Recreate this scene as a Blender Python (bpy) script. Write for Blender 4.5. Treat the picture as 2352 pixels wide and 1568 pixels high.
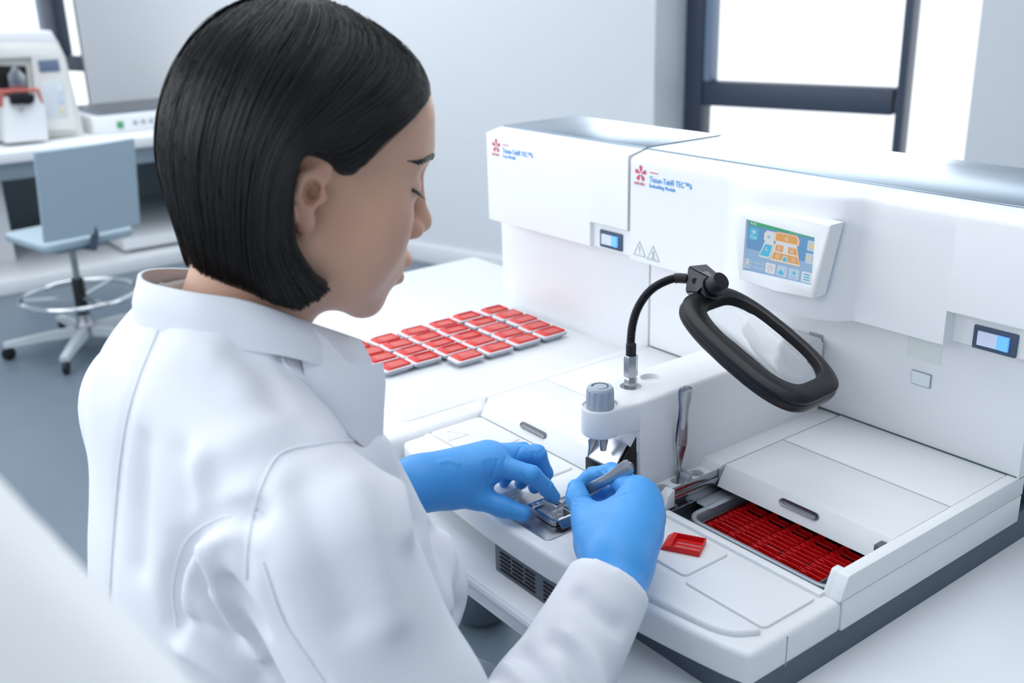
import bpy, bmesh, math, random
import numpy as np
from mathutils import Vector, Matrix, Euler
from mathutils.bvhtree import BVHTree

for o in list(bpy.data.objects):
    bpy.data.objects.remove(o, do_unlink=True)
SC = bpy.context.scene
COL = SC.collection
random.seed(7)
rng = np.random.default_rng(7)

# ---------------------------------------------------------------- camera, sky, lights
DECK = 0.97            # height of the console deck above the floor; the script works with the deck at z = 0
FPX = 2374.4
YAW, PITCH, ROLL = math.radians(-53.13), math.radians(19.587), math.radians(1.635)
CAM = Vector((1.0417, -1.0380, 0.5314))
cf = Vector((math.sin(YAW) * math.cos(PITCH), math.cos(YAW) * math.cos(PITCH), -math.sin(PITCH)))
cr = Vector((math.cos(YAW), -math.sin(YAW), 0))
cd = cf.cross(cr)
cr2 = cr * math.cos(ROLL) + cd * math.sin(ROLL)
cd2 = -cr * math.sin(ROLL) + cd * math.cos(ROLL)
cam_data = bpy.data.cameras.new('camera')
cam = bpy.data.objects.new('camera', cam_data)
COL.objects.link(cam)
rm = Matrix((cr2, -cd2, -cf)).transposed()
cam.matrix_world = Matrix.Translation(CAM) @ rm.to_4x4()
cam_data.sensor_width = 36
cam_data.lens = FPX * 36 / 2352
cam_data.clip_start = 0.02
cam_data.dof.use_dof = True
cam_data.dof.focus_distance = 1.10
cam_data.dof.aperture_fstop = 5.6
SC.camera = cam

world = bpy.data.worlds.new('sky')
SC.world = world
world.use_nodes = True
wn = world.node_tree
wbg = wn.nodes['Background']
wbg.inputs['Color'].default_value = (0.90, 0.95, 1.0, 1)
wbg.inputs['Strength'].default_value = 1.15

def area_light(name, loc, target, size, size_y, power, color=(1, 1, 1)):
    ld = bpy.data.lights.new(name, 'AREA')
    ld.shape = 'RECTANGLE'
    ld.size, ld.size_y, ld.energy, ld.color = size, size_y, power, color
    lo = bpy.data.objects.new(name, ld)
    COL.objects.link(lo)
    lo.location = loc
    lo.rotation_euler = (Vector(target) - Vector(loc)).to_track_quat('-Z', 'Y').to_euler()
    return lo

# daylight from the tall windows on the left of the room, and from the window behind the console
area_light('window_and_fill_light', (-2.7, -2.0, 1.5), (0.1, -0.5, 0.1), 2.6, 2.0, 30, (0.92, 0.96, 1.0))
area_light('window_and_fill_light', (0.1, -3.05, 0.9), (0.2, -0.6, 0.1), 4.0, 2.0, 44, (0.92, 0.96, 1.0))  # added fill from the front side; that wall has no window
area_light('window_and_fill_light', (-1.3, 2.6, 1.0), (0.2, -0.2, 0.1), 2.6, 1.8, 26, (0.92, 0.96, 1.0))
area_light('overhead_fill', (-0.1, -0.3, 1.95), (-0.1, -0.3, 0), 2.8, 1.8, 22, (0.96, 0.98, 1.0))  # added fill from above to brighten the upward faces, no known lamp
area_light('overhead_fill', (-4.0, 0.2, 1.95), (-4.0, 0.2, 0), 3.0, 2.2, 52, (0.94, 0.97, 1.0))  # added fill to brighten the far wall, bench and floor

SC.view_settings.view_transform = 'Standard'
SC.view_settings.look = 'None'
SC.view_settings.gamma = 1
SC.view_settings.use_curve_mapping = False
SC.view_settings.exposure = 0.40
SC.cycles.max_bounces = 10
SC.cycles.transparent_max_bounces = 16

# ---------------------------------------------------------------- helpers
def lin(c):
    return tuple(((v / 12.92) if v <= 0.04045 else ((v + 0.055) / 1.055) ** 2.4) for v in c)

def M(name, col, rough=0.4, metal=0.0, var=0.02, scale=30.0, bump=0.0, bscale=300.0, spec=0.5,
      trans=0.0, ior=1.45, emit=0.0, sss=0.0, coat=0.0, aniso=0.0, stretch=(1, 1, 1), bdist=0.001):
    m = bpy.data.materials.new(name)
    m.use_nodes = True
    nt = m.node_tree
    b = nt.nodes['Principled BSDF']
    c = lin(col)
    tc = nt.nodes.new('ShaderNodeTexCoord')
    mp = nt.nodes.new('ShaderNodeMapping')
    mp.inputs['Scale'].default_value = stretch
    nt.links.new(tc.outputs['Object'], mp.inputs['Vector'])
    nz = nt.nodes.new('ShaderNodeTexNoise')
    nz.inputs['Scale'].default_value = scale
    nz.inputs['Detail'].default_value = 4
    nt.links.new(mp.outputs['Vector'], nz.inputs['Vector'])
    mx = nt.nodes.new('ShaderNodeMix')
    mx.data_type = 'RGBA'
    mx.inputs['A'].default_value = tuple(v * (1 - var) for v in c) + (1,)
    mx.inputs['B'].default_value = tuple(min(1, v * (1 + var)) for v in c) + (1,)
    nt.links.new(nz.outputs['Fac'], mx.inputs['Factor'])
    nt.links.new(mx.outputs['Result'], b.inputs['Base Color'])
    b.inputs['Roughness'].default_value = rough
    b.inputs['Metallic'].default_value = metal
    b.inputs['Specular IOR Level'].default_value = spec
    b.inputs['IOR'].default_value = ior
    b.inputs['Transmission Weight'].default_value = trans
    b.inputs['Coat Weight'].default_value = coat
    b.inputs['Anisotropic'].default_value = aniso
    if sss:
        b.inputs['Subsurface Weight'].default_value = sss
        b.inputs['Subsurface Radius'].default_value = (0.010, 0.004, 0.002)
        b.inputs['Subsurface Scale'].default_value = 0.6
    if emit:
        nt.links.new(mx.outputs['Result'], b.inputs['Emission Color'])
        b.inputs['Emission Strength'].default_value = emit
    if bump:
        n2 = nt.nodes.new('ShaderNodeTexNoise')
        n2.inputs['Scale'].default_value = bscale
        n2.inputs['Detail'].default_value = 3
        nt.links.new(mp.outputs['Vector'], n2.inputs['Vector'])
        bp = nt.nodes.new('ShaderNodeBump')
        bp.inputs['Strength'].default_value = bump
        bp.inputs['Distance'].default_value = bdist
        nt.links.new(n2.outputs['Fac'], bp.inputs['Height'])
        nt.links.new(bp.outputs['Normal'], b.inputs['Normal'])
    return m

white = M('white_plastic', (0.925, 0.935, 0.945), 0.33, var=0.01, bump=0.05, bscale=900)
white_matt = M('white_paint', (0.93, 0.94, 0.955), 0.6, var=0.01, bump=0.05, bscale=200)
table_white = M('table_laminate', (0.925, 0.94, 0.955), 0.25, var=0.012, bump=0.06, bscale=700)
slate = M('slate_plastic', (0.33, 0.38, 0.44), 0.5, var=0.05, bump=0.15, bscale=900)
vent_grey = M('vent_grey', (0.36, 0.39, 0.44), 0.5, var=0.04)
black = M('black_plastic', (0.075, 0.08, 0.095), 0.38, var=0.05, bump=0.1, bscale=1200)
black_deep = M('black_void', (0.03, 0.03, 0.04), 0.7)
steel = M('steel', (0.68, 0.69, 0.71), 0.24, 1.0, var=0.05, scale=80)
steel_dull = M('brushed_steel', (0.66, 0.67, 0.69), 0.36, 1.0, var=0.10, scale=60, stretch=(1, 8, 1))
steel_top = M('steel_sheet', (0.60, 0.66, 0.71), 0.28, 1.0, var=0.03, scale=40, stretch=(8, 1, 1))
handle_steel = M('handle_steel', (0.50, 0.51, 0.53), 0.33, 1.0, var=0.08, scale=60)
chrome = M('chrome', (0.90, 0.91, 0.92), 0.08, 1.0, var=0.02)
grey_knob = M('grey_knob', (0.66, 0.70, 0.76), 0.4, var=0.02)
grey_line = M('grey_seam', (0.60, 0.66, 0.70), 0.6)
red = M('red_plastic', (0.86, 0.10, 0.11), 0.4, var=0.05, sss=0.0, bump=0.05)
red_pale = M('waxed_red_plastic', (0.82, 0.20, 0.18), 0.45, var=0.12, scale=60)
wax = M('paraffin_wax', (0.84, 0.38, 0.36), 0.45, var=0.14, scale=90)
navy = M('switch_frame', (0.27, 0.34, 0.43), 0.4)
glow_blue = M('lit_rocker_end', (0.40, 0.66, 0.98), 0.3, emit=0.55)
glow_pale = M('rocker_face', (0.80, 0.83, 0.92), 0.3, emit=0.12)
ink_pink = M('pink_print', (0.82, 0.36, 0.48), 0.5)
ink_blue = M('blue_print', (0.22, 0.62, 0.89), 0.5)
ink_grey = M('grey_print', (0.66, 0.72, 0.74), 0.5)
glass = M('clear_glass', (1, 1, 1), 0.0, trans=1.0, ior=1.33, var=0.0)
floor_grey = M('grey_vinyl', (0.43, 0.485, 0.535), 0.32, var=0.10, scale=3, bump=0.05, bscale=60)
frame_dark = M('dark_window_frame', (0.27, 0.31, 0.38), 0.4, var=0.05)
chair_blue = M('chair_shell', (0.66, 0.735, 0.785), 0.45, var=0.02)

def shade(me, ang=35):
    me.shade_smooth()
    me.set_sharp_from_angle(angle=math.radians(ang))

def bm_mesh(bm, name):
    bmesh.ops.recalc_face_normals(bm, faces=bm.faces)
    me = bpy.data.meshes.new(name)
    bm.to_mesh(me)
    bm.free()
    return me

def tag(o, label=None, cat=None, group=None, kind=None):
    if label: o['label'] = label
    if cat: o['category'] = cat
    if group: o['group'] = group
    if kind: o['kind'] = kind
    return o

def ob(name, geo, mat, parent=None, ang=35, local=False):
    me = geo if isinstance(geo, bpy.types.Mesh) else bm_mesh(geo, name)
    shade(me, ang)
    if mat is not None:
        if len(me.materials) == 0:
            me.materials.append(mat)
    o = bpy.data.objects.new(name, me)
    COL.objects.link(o)
    if parent is not None:
        o.parent = parent
        if not local:
            o.matrix_parent_inverse = WM[parent.name].inverted()
        WM[o.name] = WM[parent.name].copy() if local else Matrix.Identity(4)
    else:
        WM[o.name] = Matrix.Identity(4)
    return o

WM = {}
def empty(name, loc, rot=(0, 0, 0), label=None, cat=None, group=None, kind=None):
    o = bpy.data.objects.new(name, None)
    o.empty_display_size = 0.05
    COL.objects.link(o)
    o.location = loc
    o.rotation_euler = rot
    WM[o.name] = Matrix.Translation(Vector(loc)) @ Euler(rot).to_matrix().to_4x4()
    return tag(o, label, cat, group, kind)

def copy_tree(o, parent=None, label=None):
    c = o.copy()
    COL.objects.link(c)
    if parent is not None:
        c.parent = parent
        c.matrix_parent_inverse = o.matrix_parent_inverse.copy()
    for ch in o.children:
        copy_tree(ch, c)
    if label: c['label'] = label
    return c

def join(*bms):
    out = bmesh.new()
    for b in bms:
        t = bpy.data.meshes.new('t')
        b.to_mesh(t); b.free()
        out.from_mesh(t)
        bpy.data.meshes.remove(t)
    return out

def bevel(bm, w, seg=2, ang=30):
    if w <= 0: return bm
    es = [e for e in bm.edges if len(e.link_faces) == 2 and e.calc_face_angle(0) > math.radians(ang)]
    bmesh.ops.bevel(bm, geom=es, offset=w, segments=seg, profile=0.5, affect='EDGES', clamp_overlap=True)
    return bm

def box(lo, hi, bev=0.0, seg=2):
    bm = bmesh.new()
    v = [bm.verts.new((x, y, z)) for x in (lo[0], hi[0]) for y in (lo[1], hi[1]) for z in (lo[2], hi[2])]
    for f in ((0, 1, 3, 2), (4, 6, 7, 5), (0, 4, 5, 1), (2, 3, 7, 6), (0, 2, 6, 4), (1, 5, 7, 3)):
        bm.faces.new([v[i] for i in f])
    bmesh.ops.recalc_face_normals(bm, faces=bm.faces)
    return bevel(bm, bev, seg)

def prism(poly, axis, a, b, bev=0.0, seg=2, ang=30):
    """poly: 2-D points in the plane across `axis`, extruded from a to b."""
    bm = bmesh.new()
    def P(p, t):
        if axis == 'z': return (p[0], p[1], t)
        if axis == 'x': return (t, p[0], p[1])
        return (p[0], t, p[1])
    A = [bm.verts.new(P(p, a)) for p in poly]
    B = [bm.verts.new(P(p, b)) for p in poly]
    n = len(poly)
    bm.faces.new(A); bm.faces.new(B[::-1])
    for i in range(n):
        bm.faces.new((A[i], A[(i + 1) % n], B[(i + 1) % n], B[i]))
    bmesh.ops.recalc_face_normals(bm, faces=bm.faces)
    return bevel(bm, bev, seg, ang)

def rrect(x0, y0, x1, y1, r, n=5):
    pts = []
    for cx, cy, a0 in ((x1 - r, y1 - r, 0), (x0 + r, y1 - r, 90), (x0 + r, y0 + r, 180), (x1 - r, y0 + r, 270)):
        for k in range(n + 1):
            a = math.radians(a0 + 90 * k / n)
            pts.append((cx + r * math.cos(a), cy + r * math.sin(a)))
    return pts

def loft(rings, cap=True, closed=True):
    bm = bmesh.new()
    R = [[bm.verts.new(tuple(p)) for p in r] for r in rings]
    n = len(R[0])
    for i in range(len(R) - 1):
        for j in range(n if closed else n - 1):
            k = (j + 1) % n
            bm.faces.new((R[i][j], R[i][k], R[i + 1][k], R[i + 1][j]))
    if cap:
        bm.faces.new(R[0][::-1]); bm.faces.new(R[-1])
    return bm

def frames(path):
    P = [Vector(p) for p in path]
    T = []
    for i in range(len(P)):
        t = (P[min(i + 1, len(P) - 1)] - P[max(i - 1, 0)])
        T.append(t.normalized())
    up = Vector((0, 0, 1)) if abs(T[0].z) < 0.9 else Vector((1, 0, 0))
    n = (up - T[0] * up.dot(T[0])).normalized()
    out = []
    for i in range(len(P)):
        n = (n - T[i] * n.dot(T[i])).normalized()
        out.append((P[i], T[i], n, T[i].cross(n)))
    return out

def tube(path, rad, n=12, cap=True):
    if not hasattr(rad, '__len__'): rad = [rad] * len(path)
    rings = []
    for (p, t, a, b), r in zip(frames(path), rad):
        rings.append([p + a * (r * math.cos(2 * math.pi * k / n)) + b * (r * math.sin(2 * math.pi * k / n)) for k in range(n)])
    return loft(rings, cap)

def lathe(prof, n=32, mat=None, cap=True):
    rings = [[Vector((r * math.cos(2 * math.pi * k / n), r * math.sin(2 * math.pi * k / n), z)) for k in range(n)] for r, z in prof]
    if mat is not None: rings = [[mat @ v for v in r] for r in rings]
    return loft(rings, cap)

def spline(pts, n):
    """Catmull-Rom through pts, n samples per span."""
    P = [np.array(p, float) for p in pts]
    P = [2 * P[0] - P[1]] + P + [2 * P[-1] - P[-2]]
    out = []
    for i in range(1, len(P) - 2):
        for k in range(n):
            t = k / n
            out.append(0.5 * ((2 * P[i]) + (-P[i - 1] + P[i + 1]) * t + (2 * P[i - 1] - 5 * P[i] + 4 * P[i + 1] - P[i + 2]) * t * t
                              + (-P[i - 1] + 3 * P[i] - 3 * P[i + 1] + P[i + 2]) * t ** 3))
    out.append(P[-2])
    return out

def lookmat(o, zdir, xhint=(1, 0, 0)):
    z = Vector(zdir).normalized()
    x = Vector(xhint); x = (x - z * x.dot(z)).normalized()
    y = z.cross(x)
    m = Matrix((x, y, z)).transposed().to_4x4()
    m.translation = Vector(o)
    return m

def text(name, body, size, o, xdir, ydir, mat, parent, depth=0.0003, align='LEFT', sx=1.0):
    cu = bpy.data.curves.new('t', 'FONT')
    cu.body = body; cu.size = size; cu.align_x = align; cu.extrude = depth / 2
    cu.resolution_u = 3
    to = bpy.data.objects.new('t', cu)
    COL.objects.link(to)
    dg = bpy.context.evaluated_depsgraph_get()
    me = bpy.data.meshes.new_from_object(to.evaluated_get(dg))
    bpy.data.objects.remove(to); bpy.data.curves.remove(cu)
    x = Vector(xdir).normalized(); y = Vector(ydir).normalized()
    m = Matrix((x * sx, y, x.cross(y))).transposed().to_4x4()
    m.translation = Vector(o)
    me.transform(m)
    me.materials.clear()
    return ob(name, me, mat, parent)

def ray(px):
    return cf + cr2 * ((px[0] - 1176) / FPX) + cd2 * ((px[1] - 784) / FPX)

def cut(o, *bms):
    """carve real holes: boolean difference, applied"""
    for bm in bms:
        me = bm_mesh(bm, 'c')
        t = bpy.data.objects.new('c', me); COL.objects.link(t)
        md = o.modifiers.new('b', 'BOOLEAN'); md.operation = 'DIFFERENCE'; md.object = t; md.solver = 'EXACT'
        t.parent = None
        bpy.context.view_layer.update()
        dg = bpy.context.evaluated_depsgraph_get()
        nm_ = bpy.data.meshes.new_from_object(o.evaluated_get(dg))
        o.modifiers.clear()
        o.data = nm_
        bpy.data.objects.remove(t)
    shade(o.data, 35)
    return o
# ---------------------------------------------------------------- the room
FZ = -DECK
WP = Vector((-3.64, 1.958, 0)); WU = Vector((0.96, 0.28, 0)); WN = Vector((0.28, -0.96, 0))
def wpt(t, off, z):      # t along the wall, off towards the room
    return WP + WU * t + WN * off + Vector((0, 0, z))
def wbox(t0, t1, o0, o1, z0, z1, bev=0.0):
    bm = box((t0, o0, z0), (t1, o1, z1), bev)
    for v in bm.verts:
        v.co = wpt(v.co.x, v.co.y, v.co.z)
    return bm
CEIL = 2.0
wall_white = M('wall_paint', (0.90, 0.915, 0.93), 0.8, var=0.01, bump=0.05, bscale=80)
tag(ob('floor', box((-9, -3.2, FZ - 0.1), (3.0, 5, FZ)), floor_grey), kind='structure')
tag(ob('ceiling', box((-9, -3.2, CEIL), (3.0, 5, CEIL + 0.1)), wall_white), kind='structure')
wall_grey = M('grey_wall_paint', (0.70, 0.73, 0.77), 0.8, var=0.01)
tag(ob('wall_right', box((3.0, -3.2, FZ), (3.1, 5, CEIL)), wall_grey), kind='structure')
tag(ob('wall_front', box((-9, -3.3, FZ), (3.1, -3.2, CEIL)), wall_white), kind='structure')
w = tag(ob('wall_back', join(wbox(-0.30, 1.35, -0.55, 0, FZ, CEIL), wbox(2.69, 5.2, -0.55, 0, FZ, CEIL),
        wbox(-3.68, -0.30, -0.55, -0.34, FZ, CEIL), wbox(1.35, 2.69, -0.55, -0.30, FZ, -0.62)), wall_white), kind='structure')
tag(ob('wall_left', join(wbox(-6.9, -5.3, -0.55, -0.34, FZ, CEIL), wbox(-5.3, -3.68, -0.55, -0.34, FZ, -0.47)), wall_white), kind='structure')
tag(ob('baseboard_back', join(wbox(-0.302, 1.352, 0, 0.015, FZ, FZ + 0.10, 0.004), wbox(2.69, 5.2, 0, 0.015, FZ, FZ + 0.10, 0.004)), white_matt), kind='structure')

def window(name, t0, t1, off, z0, z1, rail, muls):
    root = empty(name, wpt((t0 + t1) / 2, off, z0), kind='structure')
    ob('jamb', wbox(t0, t0 + 0.11, off - 0.05, off + 0.06, z0, z1, 0.006), frame_dark, root)
    ob('jamb', wbox(t1 - 0.035, t1, off - 0.05, off + 0.06, z0, z1, 0.006), frame_dark, root)
    ob('window_sill', wbox(t0, t1, off - 0.05, off + 0.06, z0 - 0.02, z0 + 0.03, 0.006), white_matt, root)
    ob('transom_rail', wbox(t0 + 0.11, t1 - 0.05, off - 0.04, off + 0.05, rail[0], rail[1], 0.006), frame_dark, root)
    for a, b in muls:
        ob('sash_stile', wbox(a, b, off - 0.04, off + 0.05, rail[1], z1, 0.006), M('sash_paint', (0.55, 0.62, 0.72), 0.4), root)
    thin = bpy.data.materials.get('window_glass') or M('window_glass', (1, 1, 1), 0.0, trans=1.0, ior=1.02, var=0)
    ob('pane', wbox(t0 + 0.08, t1 - 0.03, off - 0.004, off, z0 + 0.02, rail[0] + 0.02), thin, root)
    ob('pane', wbox(t0 + 0.08, t1 - 0.03, off - 0.004, off, rail[1] - 0.02, z1), thin, root)
    return root
window('window_1', 1.33, 2.365, -0.35, -0.60, CEIL, (-0.075, 0.035), [(1.44, 1.475)])
window('window_2', -5.3, -3.66, -0.40, -0.45, CEIL, (-0.08, 0.03), [(-4.22, -4.13)])
ob_mid = ob('sash_stile', wbox(-4.13, -3.97, -0.45, -0.34, 0.03, CEIL, 0.01), frame_dark, bpy.data.objects['window_2'])

# ---------------------------------------------------------------- the work table
TZ = -0.0884
t = empty('lab_table', (0.2, -0.1, FZ), label='large white laminate table carrying the white console and its cold plate', cat='table')
ob('tabletop', box((-0.88, -0.492, TZ - 0.030), (1.55, 0.30, TZ), 0.004, 3), table_white, t)
ob('front_edging', tube([(-0.878, -0.4925, TZ - 0.006), (1.548, -0.4925, TZ - 0.006)], 0.0055, 10), M('edge_band', (0.86, 0.89, 0.91), 0.3), t)
tl = M('table_leg_paint', (0.75, 0.78, 0.81), 0.35, 0.3)
for x in (-0.82, 1.47):
    for y in (-0.20, 0.24):
        ob('leg', box((x - 0.025, y - 0.025, FZ), (x + 0.025, y + 0.025, TZ - 0.03), 0.004), tl, t)
ob('crossbar', box((-0.82, 0.20, FZ + 0.12), (1.47, 0.24, FZ + 0.16), 0.004), tl, t)

# ---------------------------------------------------------------- embedding console
con = empty('embedding_console', (0.28, -0.2, TZ), label='long white lab console with display, lids and lit switch on the table', cat='lab machine')
def yf(x, a=-0.437, bow=0.028):
    return a - bow * (1 - ((x - 0.285) / 0.285) ** 2)
seam_groove = M('dark_gap', (0.34, 0.40, 0.43), 0.7)

ob('plinth', join(box((0.234, -0.431, TZ), (0.564, 0.185, -0.050)), box((0.012, -0.352, TZ), (0.24, 0.185, -0.050))), slate, con)
# front deck with bowed apron
xs = [0.567 * i / 24 for i in range(25)]
apron = [(x, yf(x) if 0.004 < x < 0.563 else yf(x) + 0.002) for x in xs] + [(0.567, -0.3065), (0.0, -0.3065)]
ob('front_deck', prism(apron, 'z', -0.058, -0.024, 0.006, 3, 40), white, con)
ob('side_joint', box((0.5665, -0.3878, -0.0575), (0.5674, -0.3868, -0.026)), grey_line, con)
# vent block under the apron
vent = ob('vent_grille', box((0.233, -0.4635, TZ), (0.40, -0.430, -0.052), 0.002), vent_grey, con)
for blk, (xa, xb) in enumerate(((0.243, 0.304), (0.318, 0.378))):
    for r in range(5):
        z = TZ + 0.0065 + r * 0.0052
        segs = [(xa, xb)] if r == 0 and blk == 0 else [(xa, xa + 0.019), (xa + 0.022, xa + 0.041), (xa + 0.044, xb)]
        for a, b in segs:
            ob('vent_slot', prism(rrect(a, z - 0.0011, b, z + 0.0011, 0.001, 3), 'y', -0.4642, -0.4625), black_deep, vent)
# right side wall: lower panel, upper rail with sloped end
ob('side_panel', box((0.551, -0.3065, -0.058), (0.567, 0.0146, -0.0245), 0.002), white, con)
ob('side_rail', prism([(-0.3128, -0.0238), (-0.3017, -0.0008), (-0.2985, 0.0), (0.0135, 0.0), (0.0146, -0.0008), (0.0146, -0.0238)], 'x', 0.5545, 0.567, 0.0012), white, con)
ob('rail_end_block', prism([(-0.3128, -0.0238), (-0.3017, -0.0008), (-0.3005, 0.0), (-0.292, 0.0), (-0.292, -0.0238)], 'x', 0.5475, 0.5553, 0.0008), white, con)
# inner tub of the right well and the left body
ob('well_floor', box((0.30, -0.3065, -0.058), (0.552, 0.0, -0.052)), steel_dull, con)
ob('well_wall', box((0.336, -0.309, -0.056), (0.3395, 0.0, -0.030)), steel_dull, con)
ob('left_body', box((0.0, -0.3065, -0.058), (0.237, 0.0, -0.0245)), white, con)
ob('left_side_wall', box((-0.0005, -0.30, -0.0245), (0.0008, 0.0, -0.0008)), white, con)
lidp = [(-0.2008, 0.0), (-0.3003, 0.0), (-0.3145, -0.0225), (-0.3125, -0.0238), (-0.2985, -0.0040), (-0.2008, -0.0040)]
def lid(x0, x1, dy, name):
    o = ob(name, prism([(y + dy, z) for y, z in lidp], 'x', x0, x1, 0.0006), white, con)
    cx = (x0 + x1) / 2 + (0.0 if dy else -0.015)
    nrm = Vector((0, -0.846, 0.534)); mid = Vector((cx, -0.3072 + dy, -0.0113))
    m = lookmat(mid, nrm, (1, 0, 0))
    pts = rrect(-0.0255, -0.0032, 0.0255, 0.0055, 0.0053, 6)
    h = bmesh.new()
    rings = []
    for s, d in ((1.0, -0.002), (1.0, 0.0016), (0.93, 0.0027), (0.82, 0.0024), (0.60, 0.0013), (0.2, 0.0009)):
        rings.append([m @ Vector((p[0] * (1 - (1 - s) * 0.22), p[1] * s, d)) for p in pts])
    ob('lid_handle', loft(rings), handle_steel, o, 60)
    return o
l1 = lid(0.0025, 0.2405, 0.0, 'front_lid')
l2 = lid(0.3395, 0.5540, 0.0878, 'front_lid')
ob('rear_lid', box((0.0025, -0.1995, -0.004), (0.2405, -0.0015, 0.0), 0.0005), white, con)
ob('rear_lid', box((0.3395, -0.1105, -0.004), (0.5540, -0.0015, 0.0), 0.0005), white, con)
ob('hinge_bar', box((0.345, -0.1195, -0.0036), (0.549, -0.1100, -0.0025)), slate, con)
ob('hinge_bar', box((0.01, -0.2008, -0.003), (0.23, -0.1995, -0.0012)), slate, con)
ob('lid_gap', box((0.336, -0.222, -0.022), (0.3395, 0.0, -0.0035)), grey_line, con)
ob('slide_channel', join(box((0.3345, -0.300, -0.012), (0.3375, -0.205, -0.0045), 0.0008), box((0.3365, -0.300, -0.020), (0.3385, -0.205, -0.0125), 0.0006), box((0.337, -0.300, -0.031), (0.3382, -0.205, -0.0205))), steel, con)
for yy in (-0.292, -0.272):
    ob('screw', lathe([(0.0, 0), (0.0026, 0), (0.0026, 0.0012), (0.0016, 0.0016), (0.0, 0.001)], 14, lookmat((0.3385, yy, -0.026), (1, 0, 0), (0, 1, 0))), steel, con)
bumper = M('rubber_bumper', (0.35, 0.39, 0.44), 0.5)
ob('slide_stop', box((0.545, -0.231, -0.014), (0.5535, -0.218, -0.003), 0.001), bumper, con)
# forceps block beside the column
ob('forceps_block', prism([(-0.3065, -0.024), (-0.3065, -0.016), (-0.298, -0.0105), (-0.222, -0.0105), (-0.215, -0.0015), (0, -0.0015), (0, -0.05), (-0.3065, -0.05)], 'x', 0.302, 0.3355, 0.0008), white, con)
ob('slide_end_cap', prism([(-0.3125, -0.024), (-0.306, -0.008), (-0.300, -0.0035), (-0.296, -0.0035), (-0.296, -0.024)], 'x', 0.329, 0.341, 0.0008), white, con)
def cyl(x, y, z0, z1, r, n=28): return lathe([(r, z0), (r, z1)], n, Matrix.Translation((x, y, 0)))
cut(bpy.data.objects['forceps_block'], *[cyl(0.3185, yy, -0.045, 0.01, 0.0082) for yy in (-0.293, -0.268, -0.2385)])
ob('forceps_divider', join(box((0.310, -0.2585, -0.0105), (0.3285, -0.2555, -0.0005), 0.0006), box((0.310, -0.2625, -0.0105), (0.3285, -0.2575, -0.0032), 0.0006)), M('grey_plastic', (0.70, 0.73, 0.76), 0.5), con)
# ---- dispensing column
def cw(y):
    return 0.2685
plan = []
for k in range(13):
    a = math.radians(180 + 180 * k / 12)
    plan.append((0.281 + 0.0205 * math.cos(a), -0.352 + 0.0205 * math.sin(a)))
headp = plan + [(0.3035, -0.335), (0.308, -0.318), (0.308, -0.004), (0.236, -0.004), (0.236, -0.30), (0.2585, -0.335)]
head = prism(headp, 'z', 0.060, 0.095, 0.0045, 3, 35)
ob('column_head', head, white, con, 50)
ob('column_body', join(prism([(-0.318, 0.0895), (-0.004, 0.0895), (-0.004, -0.024), (-0.315, -0.024), (-0.318, 0.036)], 'x', 0.2358, 0.3083, 0.0008), prism([(-0.345, 0.062), (-0.320, 0.036), (-0.310, 0.036), (-0.310, 0.062)], 'x', 0.2600, 0.3040)), white, con)
kn = []
nk = 96
for r, z in ((0.0120, 0.0), (0.0150, 0.0005), (0.0152, 0.003), (0.0148, 0.018), (0.0144, 0.0212), (0.0130, 0.0235), (0.0115, 0.0240)):
    ring = []
    for k in range(nk):
        a = 2 * math.pi * k / nk
        flute = 0.0009 if (math.cos(12 * a) > 0.25 and 0.002 < z < 0.02) else 0.0
        ring.append(Vector((0.281 + (r - flute) * math.cos(a), -0.352 + (r - flute) * math.sin(a), 0.0912 + z)))
    kn.append(ring)
knob = ob('flow_knob', loft(kn), grey_knob, con, 40)
arc = []
for k in range(25):
    a = math.radians(-60 + 290 * k / 24)
    arc.append((a, 0.0024 * (0.35 + 0.65 * k / 24)))
bm = bmesh.new(); prev = None
for a, wd in arc:
    c = Vector((0.281, -0.352, 0.11535))
    d = Vector((math.cos(a), math.sin(a), 0))
    cur = (bm.verts.new(c + d * (0.0085 - wd / 2)), bm.verts.new(c + d * (0.0085 + wd / 2)))
    if prev: bm.faces.new((prev[0], prev[1], cur[1], cur[0]))
    prev = cur
ob('flow_mark', bm, black, knob)
ob('nozzle', lathe([(0.0052, 0.064), (0.0052, 0.050), (0.0044, 0.046), (0.0036, 0.040), (0.0016, 0.040)], 20, Matrix.Translation((0.283, -0.349, 0))), steel, con)
ob('spout_plate', prism([(-0.3490, 0.0235), (-0.3490, 0.0215), (-0.3470, 0.0215), (-0.3220, 0.0560), (-0.3240, 0.0580)], 'x', 0.2590, 0.3005, 0.0004), M('bright_brushed', (0.90, 0.91, 0.92), 0.30, 0.9, var=0.05, stretch=(1, 10, 1)), con)
ob('spout_gusset', prism([(-0.3490, 0.0215), (-0.3230, 0.0580), (-0.3420, 0.0600)], 'x', 0.2560, 0.2590, 0.0003), steel, con)
ob('touch_plate', box((0.2540, -0.3500, -0.0230), (0.2975, -0.3465, 0.0215), 0.0012), black, con)
ob('plate_bracket', prism([(-0.3490, -0.023), (-0.3480, 0.020), (-0.3200, 0.055), (-0.3180, -0.023)], 'x', 0.3005, 0.3045, 0.0005), black, con)
ob('plate_stop', prism([(-0.3480, -0.0235), (-0.3400, -0.0120), (-0.3180, -0.0060), (-0.3060, -0.0060), (-0.3060, -0.0235)], 'x', 0.2410, 0.2535, 0.0006), white, con)
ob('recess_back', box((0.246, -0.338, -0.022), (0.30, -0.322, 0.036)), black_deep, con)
cut(bpy.data.objects['column_head'], cyl(0.2662, -0.2930, 0.0885, 0.11, 0.0122), cyl(0.2620, -0.2580, 0.0865, 0.11, 0.0118), cyl(0.281, -0.352, 0.0912, 0.11, 0.0192))
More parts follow.
